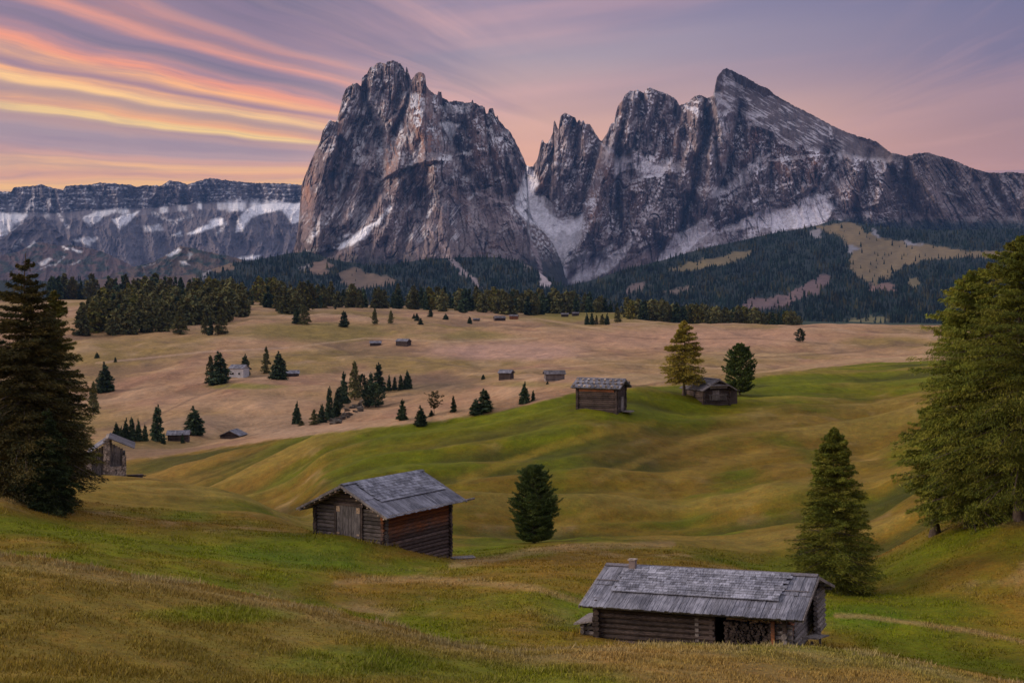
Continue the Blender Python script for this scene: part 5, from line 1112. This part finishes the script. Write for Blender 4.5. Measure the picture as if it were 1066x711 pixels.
# ---- the barn in the middle of the near slope
def barn_mid():
    Wd, L, pitch = 5.26, 6.6, R(25); N = np.array((-7.64, 85.0)); s = np.array((.545, .839)); g = np.array((-.839, .545))
    c = N + s*L/2 + g*Wd/2; zc = -17.15      # local x points along the ridge away from the gable
    e = hut_root('log_barn', c[0], c[1], zc, math.atan2(s[1], s[0]), 'dark log barn with reddish side wall and plank doors, dug into the near slope', 'barn')
    zw = -13.23 - zc; zr = -11.93 - zc; r = .125
    # near gable is local x=-L/2; photo's right-hand side wall is local y=-Wd/2
    log_wall(e, 'y', -L/2, -Wd/2, Wd/2, 0, zw, r, M['darkwood'], .25, 'gable_wall', gaps=[(-.95, .95, 1.7, 3.95)], shift=1).data.materials[0] = M['greylogs']
    log_wall(e, 'y', L/2, -Wd/2, Wd/2, 0, zw, r, M['darkwood'], .25, 'gable_wall', shift=1)
    w_ = log_wall(e, 'x', -Wd/2, -L/2, L/2, 0, zw, r, M['sidelogs'], .25, 'side_wall')
    w_['label'] = 'log side wall, reddish brown in its upper half'
    log_wall(e, 'x', Wd/2, -L/2, L/2, 0, zw, r, M['darkwood'], .25, 'side_wall')
    rise_ = Wd/2*math.tan(pitch)
    gable_logs(e, -L/2, Wd/2, zw, rise_, r, M['darkwood']); gable_logs(e, L/2, Wd/2, zw, rise_, r, M['darkwood'])
    b_ = MB(); b_.box((0, 0, zw/2), (L-.1, Wd-.1, zw)); b_.build('interior', M['dark'], e)
    hw = Wd/2 + .9; L0, L1 = -L/2-.85, L/2+.75
    roof_slope(e, -1, L0, L1, hw, zr, pitch, M['roofwood'], M['shingle'], sh=(.14, .93, .0, .60), seed=3, shl=.24, shw=.30)
    roof_slope(e, 1, L0, L1, hw, zr, pitch, M['roofwood'], M['shingle'], sh=(.1, .93, .0, .60), seed=4, shl=.24, shw=.30)
    ridge(e, L0, L1, zr, M['roofwood']); bargeboards(e, L0-.03, hw, zr, pitch, M['greywood']); bargeboards(e, L1+.03, hw, zr, pitch, M['greywood'])
    m = MB(); cp, sp = math.cos(pitch), math.sin(pitch)
    for sg in (1, -1):
        for k in range(1, 9):
            s_ = hw/cp*k/8.6; m.log((L0-.07, sg*s_*cp, zr-s_*sp-.17), (L0+.8, sg*s_*cp, zr-s_*sp-.17), .045, 6)
    m.build('rafter_ends', M['paletimber'], e)
    # eaves beam jutting out at the far corner
    m = MB(); m.log((-L/2-.5, -Wd/2-.78, zw-.28), (L/2+1.75, -Wd/2-.78, zw-.30), .07, 7); m.build('gutter_beam', M['greywood'], e)
    # doors
    for sg in (-1, 1):
        m = MB()
        for k in range(4): m.box((-L/2-.14, sg*(.12+.225*k), 2.82), (.05, .21, 2.22+rnd.uniform(-.03, .03)), None, .003)
        d_ = m.build('door', M['plank'], e)
        h_ = MB(); h_.box((-L/2-.185, sg*.78, 3.72), (.04, .26, .34)); h_.box((-L/2-.185, sg*.78, 2.25), (.04, .2, .1)); h_.build('hinge_board', M['paletimber'], d_)
    m = MB()
    for y_ in (-1.02, 1.02): m.box((-L/2-.13, y_, 2.85), (.10, .14, 2.5))
    m.box((-L/2-.13, 0, 4.02), (.12, 2.3, .16)); m.build('door_frame', M['darkwood'], e)
    # sill beam along the gable foot
    m = MB(); m.log((-L/2-.2, -Wd/2-.2, 1.55), (-L/2-.2, Wd/2+.1, 1.72), .09, 7); m.log((-L/2-.22, -Wd/2-.2, 1.36), (-L/2-.22, .4, 1.50), .07, 7); m.build('sill_beam', M['greywood'], e)
    # stone slab at the far corner
    t = hut_root('stone_slab', -3.1, 90.0, float(H(-3.1, 90.0))+.12, .3, 'flat pale plank slab on the grass at the right foot of the middle barn', 'slab')
    m = MB(); m.box((0, 0, 0), (1.5, .75, .10), None, .01); m.box((.2, .1, -.1), (1.0, .6, .14), None, .01); o = m.build('slab', M['greywood'], t)
barn_mid()

# ---- the long low barn in front
def barn_front():
    pitch = R(16.4); th = R(22.5); zc = -15.02
    rx = np.array((-math.cos(th), math.sin(th)))        # ridge direction towards the left end
    right_end = np.array((12.98, 60.0)); Lr = 9.42; hw = 3.6; Wd = 5.7
    mid_ = right_end + rx*Lr/2
    e = hut_root('log_barn', mid_[0], mid_[1], zc, -th, 'long low log barn with a small chimney and stacked firewood, nearest of all the buildings', 'barn', tilt=(0, R(-1.3)))
    # local +x = photo right, local -y = towards the camera
    zr = -12.31 - zc; L0, L1 = -Lr/2, Lr/2; wl, wr = L0+.55, L1-.9; yf, yb_ = -Wd/2, Wd/2; r = .12; zw = zr - Wd/2*math.tan(pitch) - .12
    log_wall(e, 'x', yf, wl, wl+4.9, -.5, zw, r, M['darkwood'], .22, 'front_wall')
    log_wall(e, 'x', yb_, wl, wr, -.5, zw, r, M['darkwood'], .25, 'back_wall')
    log_wall(e, 'y', wl, yf, yb_, -.5, zw, r, M['darkwood'], .25, 'gable_wall', shift=1)
    log_wall(e, 'y', wr, yf+1.9, yb_, -.5, zw, r, M['greywood'], .30, 'gable_wall', shift=1)
    rise_ = Wd/2*math.tan(pitch); gable_logs(e, wl, Wd/2, zw, rise_, r, M['darkwood']); gable_logs(e, wr-.25, Wd/2, zw, rise_, r, M['darkwood'])
    b_ = MB(); b_.box(((wl+wl+4.9)/2, 0, zw/2-.3), (4.8, Wd-.15, zw+.6)); b_.box(((wl+4.9+wr)/2, .95, zw/2-.3), (wr-wl-4.9-.2, Wd-2.2, zw+.6)); b_.build('interior', M['dark'], e)
    roof_slope(e, -1, L0, L1, hw, zr, pitch, M['roofwood'], M['shingle'], sh=(.115, .865, .03, .64), seed=7, shl=.20, shw=.30, bw=.17)
    roof_slope(e, 1, L0, L1, hw, zr, pitch, M['roofwood'], M['shingle'], sh=(.1, .86, .03, .64), seed=8, shl=.24, shw=.30, bw=.17)
    ridge(e, L0, L1, zr, M['darkroof']); bargeboards(e, L0-.03, hw, zr, pitch, M['greywood']); bargeboards(e, L1+.03, hw, zr, pitch, M['greywood'])
    # half courses of boards at the two roof ends
    cp, sp = math.cos(pitch), math.sin(pitch); ln = hw/cp
    for a0, a1 in ((L0+.05, L0+1.05), (L1-1.15, L1-.1)):
        m = MB(); m.box(((a0+a1)/2, -(ln*.40)*cp - .12*sp, zr - ln*.40*sp + .12*cp), (a1-a0, .05, .04), ((1,0,0),(0,cp,sp),(0,-sp,cp)))
        m.build('roof_batten', M['darkroof'], e)
    # chimney
    m = MB(); m.box((L0+1.35, -.35, zr+.16), (.28, .28, .46), None, .01); ch = m.build('chimney', M['brick'], e)
    m = MB(); m.box((L0+1.35, -.35, zr+.42), (.36, .36, .05)); m.build('chimney_cap', M['stone'], ch)
    # posts of the open bay, and a beam over it
    bx = wl+4.9
    for x_, k_ in ((bx-.55, 'greywood'), (bx+.05, 'darkwood'), (wr-.45, 'redwood'), (wr+.05, 'darkwood')):
        m = MB(); m.box((x_, yf-.02, zw/2-.25), (.15, .15, zw+.5), None, .01); m.build('post', M[k_], e)
    m = MB(); m.log((wl-.2, yf, zw+.05), (L1-.2, yf, zw+.05), .11, 8, 0); m.build('eaves_beam', M['darkwood'], e)
    # end porch: crossed logs, parapet and bench plank
    m = MB()
    for i in range(6): m.log((wr+.05, yf-.25, -.3+.23*i), (wr+.05, yf+1.0, -.3+.23*i), .115, 8, .01)
    for i in range(7): m.log((wr-.6, yf+.05+.01*i, -.2+.23*i), (wr+.35, yf+.05, -.2+.23*i), .11, 8, .01)
    m.build('corner_logs', M['greywood'], e)
    m = MB()
    for i in range(5): m.log((wr+.02, yf+.9, .45+.21*i), (wr-.02, yf+2.5, .70+.21*i), .09, 8, .01)
    m.build('porch_rails', M['redwood'], e)
    m = MB(); m.box((L1-.05, yf+2.3, .35), (.62, 2.9, .07), ((1,0,0),(0,.985,.17),(0,-.17,.985)), .01); m.box((L1-.05, yf+1.4, .0), (.1, .1, .7)); m.box((L1-.05, yf+3.2, .2), (.1, .1, .7)); m.build('bench', M['greywood'], e)
    m = MB()
    for i in range(9): m.log((wr+.5, yb_-1.5, .0+.22*i), (wr+.5, yb_+.45+rnd.uniform(-.1, .15), .0+.22*i), .11, 8, .01)
    m.build('porch_wall', M['greywood'], e)
    # lean-to of short logs at the left end
    m = MB()
    for i in range(4): m.log((wl-.95, yf+.5, -.25+.24*i), (wl+.1, yf+.5, -.2+.24*i), .10, 8, .02); m.log((wl-.85, yf+.3, -.15+.24*i), (wl-.85, yf+2.0, -.12+.24*i), .10, 8, .02)
    lt = m.build('lean_to', M['greywood'], e); m = MB(); m.box((wl-.55, yf+1.1, .80), (1.25, 2.0, .06), ((.97,0,-.17),(0,1,0),(.17,0,.97)), .01); m.build('lean_to_roof', M['greywood'], lt)
    # firewood
    c_, s_ = math.cos(-th), math.sin(-th)
    def toworld(px_, py_, pz_): return (mid_[0]+px_*c_-py_*s_, mid_[1]+px_*s_+py_*c_, zc+pz_)
    t = hut_root('firewood_stack', *toworld((bx+wr)/2+.25, yf+.55, -.3), -th, 'dark stack of split firewood filling the open bay of the long front barn', 'firewood stack')
    m = MB(); hwid = (wr-bx)/2-.35
    for i in range(15):
        for j in range(int(hwid*2/.13)):
            r_ = rnd.uniform(.05, .085); x_ = -hwid+.13*j+rnd.uniform(-.035, .035)+(.065 if i % 2 else 0)
            m.log((x_, -.55+rnd.uniform(-.09, .05), .11*i), (x_, .3, .11*i+rnd.uniform(-.02, .02)), r_, 5)
    m.build('split_logs', M['darkwood'], t)
    m = MB()
    for i in range(46):
        x_, y_ = rnd.uniform(-hwid, hwid), rnd.uniform(-.5, -.2); a = rnd.uniform(0, 3.1); z_ = 15*.11+rnd.uniform(-.02, .16)
        m.log((x_-.16*math.cos(a), y_-.1*math.sin(a), z_), (x_+.16*math.cos(a), y_+.1*math.sin(a), z_+rnd.uniform(-.05, .08)), .045, 5)
    m.build('loose_top_logs', M['paletimber'], t)
    t = hut_root('firewood_heap', *toworld(bx-.1, yf-.5, -.32), -th, 'loose pale heap of split wood on the grass below the front barn', 'firewood heap')
    m = MB()
    for i in range(120):
        a = rnd.uniform(0, 6.28); q = rnd.random()**.6; x_, y_ = 1.05*q*math.cos(a), .4*q*math.sin(a); z_ = .55*(1-q)*rnd.uniform(.5, 1)+.08; bq = rnd.uniform(0, 3.14)
        m.log((x_-.15*math.cos(bq), y_-.15*math.sin(bq), z_), (x_+.15*math.cos(bq), y_+.15*math.sin(bq), z_+rnd.uniform(-.07, .07)), rnd.uniform(.035, .06), 5)
    m.build('split_wood', M['greywood'], t)
barn_front()

# ---- simple log or plank hut used further off
def small_hut(name, u, vb_, L, Wd, hwall, pitch, rz, label, walls='darkwood', roofm='roofwood', group=None, dmin=100, over=.5, r=.13, stones=False, door=None, sh=None, dz=0, fend=.5, cat='hut', at=None, low=1.2):
    x, y, z = place(u, vb_, dmin) if at is None else at
    e = hut_root(name, x, y, z+dz, rz, label, cat, group); pt = R(pitch); zr = hwall + Wd/2*math.tan(pt)
    for sg in (-1, 1):
        log_wall(e, 'x', sg*Wd/2, -L/2, L/2, -low, hwall, r, M[walls], .2, 'side_wall'); log_wall(e, 'y', sg*L/2, -Wd/2, Wd/2, -low, hwall, r, M[walls], .2, 'gable_wall', shift=1)
        gable_logs(e, sg*L/2, Wd/2, hwall, Wd/2*math.tan(pt), r, M[walls])
    b_ = MB(); b_.box((0, 0, (hwall-low)/2), (L-.1, Wd-.1, hwall+low)); b_.build('interior', M['dark'], e)
    hw = Wd/2+over
    for sg in (-1, 1): roof_slope(e, sg, -L/2-fend, L/2+fend, hw, zr+.12, pt, M[roofm], M['shingle'] if sh else None, sh=sh or (0, 1, 0, 1), seed=int(u)+sg, shl=.34, shw=.4, bw=.3)
    ridge(e, -L/2-fend, L/2+fend, zr+.12, M[roofm]); bargeboards(e, L/2+fend+.03, hw, zr+.12, pt, M['greywood']); bargeboards(e, -L/2-fend-.03, hw, zr+.12, pt, M['greywood'])
    if stones:
        cp, sp = math.cos(pt), math.sin(pt)
        for sg in (-1, 1):
            m = MB()
            for j in range(3):
                for i in range(9):
                    a = -L/2-.3 + (L+.6)*i/8. + (.25 if j % 2 else 0); s_ = (.25+.34*j)*hw/cp
                    m.box((a, sg*(s_*cp+.2*sp), zr+.12-s_*sp+.2*cp), (.26, .20, .16), ((1,0,0),(0,cp,sg*sp),(0,-sg*sp,cp)), .03)
            m.build('roof_stones', M['stone'], e)
    if door:
        ax_s, pos, dw, dh = door; m = MB()
        if ax_s in ('x-', 'x+'):
            s_ = -1 if ax_s == 'x-' else 1
            for k in range(4): m.box((s_*(L/2+.16), pos-dw/2+dw*(k+.5)/4, dh/2), (.05, dw/4-.02, dh), None, .003)
        else:
            s_ = -1 if ax_s == 'y-' else 1
            for k in range(4): m.box((pos-dw/2+dw*(k+.5)/4, s_*(Wd/2+.16), dh/2), (dw/4-.02, .05, dh), None, .003)
        m.build('door', M['greywood'], e)
    return e
# hut with stones on its roof
e = small_hut('log_hut', 626, 424, 4.9, 3.0, 2.9, 24, R(-24), 'tall dark log hut with rows of stones weighing down its silver roof', dmin=125, over=.62, stones=True, dz=-.35, fend=.62, low=1.6, door=('x+', 0, .9, 1.7))
m = MB(); m.box((0, -1.5-.17, 2.55), (4.4, .06, .5), None, .004); m.build('upper_boards', M['redwood'], e)
m = MB(); m.box((3.3, .2, -.02), (1.1, 1.3, .14), None, .02); t = hut_root('doorstep', *e.location, R(-24), 'pale slab at the right-hand door of the stone-weighted hut', 'doorstep'); m.build('slab', M['greywood'], t)
# the small gabled hut
e = small_hut('gabled_hut', 737, 416, 4.2, 3.9, 1.55, 27, R(-66), 'small weathered hut with its gable to the viewer, between golden larch and round pine', dmin=150, over=.7, dz=.05, fend=.8, roofm='darkroof', low=1.8, door=('x+', -.2, 1.0, 1.3))
m = MB(); m.box((2.75, -.1, 1.75), (.06, 2.6, .4), None, .01); m.box((2.65, -.1, 2.05), (.9, 2.8, .06), ((.94,0,.34),(0,1,0),(-.34,0,.94)), .01); m.build('gable_canopy', M['greywood'], e)
m = MB()
for i in range(9): m.box((2.45, -1.2+.3*i, .4), (.07, .08, .8), None, .01)
m.box((2.5, 0, .72), (.06, 2.8, .09)); m.build('railing', M['greywood'], e)
# lean-to annex of that hut
m = MB(); m.box((.9, 2.6, .0), (2.2, 1.3, 2.5), None, .02); m.build('annex', M['darkwood'], e); 
m = MB(); m.box((.9, 2.7, 1.35), (2.6, 1.7, .08), ((1,0,0),(0,.96,.26),(0,-.26,.96)), .01); m.build('annex_roof', M['darkroof'], e)

# ---- stone-pillared barn behind the left spruces
def stone_barn():
    x, y, z = place(108, 498, 110); y = 142.; x = (105-533)/F*y; z = (HV-499)/F*y
    e = hut_root('stone_pillar_barn', x, y, z, R(14), 'barn of rough stone pillars and grey planks beside the left spruces', 'barn')
    k = y/F      # metres per photo pixel
    def pil(u0, u1, v0, v1, name='stone_pillar', yo=0, dp=.7):
        m = MB(); zz = (499-v1)*k; 
        while zz < (499-v0)*k-.03:
            a = (u0-105)*k; h = rnd.uniform(.16, .28)
            while a < (u1-105)*k-.03:
                w = min(rnd.uniform(.22, .45), (u1-105)*k-a); m.box((a+w/2, yo+rnd.uniform(-.03, .03), zz+h/2), (w-.02, dp, h-.02), None, .018); a += w
            zz += h
        m.build(name, M['stone'], e)
    def planks(u0, u1, v0a, v0b, v1, yo):
        m = MB(); n = max(3, int((u1-u0)*k/.22))
        for i in range(n):
            f = (i+.5)/n; zt = (499-lerp(v0a, v0b, f))*k; zb = (499-v1)*k; m.box(((lerp(u0, u1, f)-105)*k, yo, (zt+zb)/2), ((u1-u0)*k/n-.02, .05, zt-zb), None, .004)
        m.build('plank_wall', M['plank'], e)
    pil(90.5, 96, 470, 500); pil(107.5, 114, 459, 500); pil(126.5, 130.5, 476, 500); pil(111, 130, 487.5, 500, 'stone_base', yo=-.06)
    planks(96, 107.5, 471, 464, 500, .12); planks(114, 127, 461, 468, 489, .12); planks(80, 90.5, 476, 472, 500, .15)
    m = MB(); m.box(((105-105)*k, 2.6, 1.0), ((130-80)*k-.3, 4.6, 2.6)); m.build('interior', M['dark'], e)
    def slab(u0, v0, u1, v1, dpt, name, mat):
        a = np.array(((u0-105)*k, (499-v0)*k)); b_ = np.array(((u1-105)*k, (499-v1)*k)); d_ = b_-a; L = np.hypot(*d_); c_, s_ = d_/L
        m = MB(); n = 14
        for i in range(n): m.box(((a[0]+b_[0])/2, -.7+dpt*(i+.5)/n, (a[1]+b_[1])/2+rnd.uniform(0, .02)), (L, dpt/n-.02, .08), ((c_,0,-s_),(0,1,0),(s_,0,c_)), .003)
        m.build(name, mat, e)
    slab(91, 472, 109, 460, 5.5, 'roof', M['roofwood']); slab(74, 460.5, 91, 471.5, 5.5, 'roof', M['roofwood']) if False else None
    slab(112.5, 455.5, 139, 467, 5.5, 'roof', M['darkroof'])
    slab(84, 458, 107, 458.5, .4, 'ridge_board', M['roofwood']) if False else None
    m = MB(); m.box(((112-105)*k, 2.4, (499-470)*k), (.5, 4.8, 2.6)); m.build('back_wall', M['stone'], e)
    t = hut_root('plank_pile', (140-533)/F*(y-1), y-1, float(H((140-533)/F*(y-1), y-1)), .2, 'low pile of dark planks at the right foot of the stone-pillared barn', 'plank pile')
    m = MB()
    for i in range(7): m.box((rnd.uniform(-.2, .2), rnd.uniform(-.3, .3), .08+.07*i), (1.8, .25, .06), None, .02)
    m.build('planks', M['darkwood'], t)
stone_barn()

# ---- far huts
GH = 'far huts dotted over the hay meadows'
def far_hut(u, vb_, wpx, hpx, rz, label, walls='darkwood', roofm='darkroof', dmin=230, name='hay_hut', aspect=.7, sh=None):
    x, y, z = place(u, vb_, dmin); L = px_h(y, wpx)*.88; Wd = L*aspect; ht = px_h(y, hpx); pt = 24
    hwl = max(ht - Wd/2*math.tan(R(pt)) - .2, ht*.45)
    return small_hut(name, u, vb_, L, Wd, hwl, pt, rz, label, walls, roofm, GH, dmin, over=.5, r=.2, at=(x, y, z), low=.8, cat='hut', sh=sh)
e = far_hut(249, 392.5, 17, 13, R(-15), 'white plastered farmhouse with a grey roof between two spruces', 'plaster', 'roofwood', name='farmhouse', aspect=.9)
hw_ = px_h(e.location.y, 17)*.88*.9/2 + .2
for xx in (-1.4, 1.3):
    m = MB(); m.box((xx, -hw_-.02, 1.5), (.7, .06, .8)); m.build('window', M['dark'], e)
far_hut(303, 392, 17, 6.5, R(10), 'low hut with a bluish grey roof right of the broad spruce', 'darkwood', 'roofwood')
far_hut(527, 395, 13, 10, R(-20), 'square hut with a silver roof on the meadow above the green slope', 'darkwood', 'roofwood', aspect=.85)
far_hut(577, 396.5, 21, 11, R(6), 'long grey hut with a dark roof above the green slope', 'greywood', 'darkroof', aspect=.6)
far_hut(391, 359.5, 12, 4.5, R(5), 'low hut left of the pair on the middle meadow', 'darkwood', 'roofwood', dmin=400)
far_hut(420, 360, 14, 7, R(-25), 'larger grey-roofed hut right of the pair on the middle meadow', 'darkwood', 'roofwood', dmin=400)
far_hut(496, 334, 7, 2.6, R(0), 'lowest and leftmost of the three far upper meadow huts', 'darkwood', 'darkroof', dmin=600)
far_hut(520, 334, 12, 5, R(12), 'middle of the three far upper meadow huts', 'darkwood', 'darkroof', dmin=600)
far_hut(535, 332.5, 9, 5, R(-10), 'rightmost of the three far upper meadow huts', 'redwood', 'darkroof', dmin=600)
far_hut(588, 330, 8, 4, R(0), 'left of two tiny dark huts before the central wood', 'darkwood', 'darkroof', dmin=600)
far_hut(599, 329, 7, 4, R(8), 'right of two tiny dark huts before the central wood', 'darkwood', 'darkroof', dmin=600)
far_hut(186, 459, 22, 11, R(6), 'low grey-roofed hut among dark spruces in the left hollow', 'darkwood', 'roofwood', dmin=290, aspect=.6)
far_hut(243, 456, 22, 8.5, R(80), 'half-sunk hut with its gable showing, alone in the hollow', 'darkwood', 'roofwood', dmin=250, aspect=1.0)
# fence post line on the far right crest
# boulders and brush in the wooded gully
def gully():
    m = MB()
    for i in range(60):
        t = rnd.random(); u = lerp(346, 378, t)+rnd.uniform(-4, 6); v = lerp(440, 419, t)+rnd.uniform(-2, 5); x, y, z = place(u, v, 280); s_ = rnd.uniform(.4, 1.3)
        m.box((x, y, z+s_*.2), (s_, s_, s_*.7), None, s_*.12)
    tag(m.build('rubble', M['boulder']), 'grey rubble and brush lying in the wooded gully', 'rubble', kind='stuff')
gully()
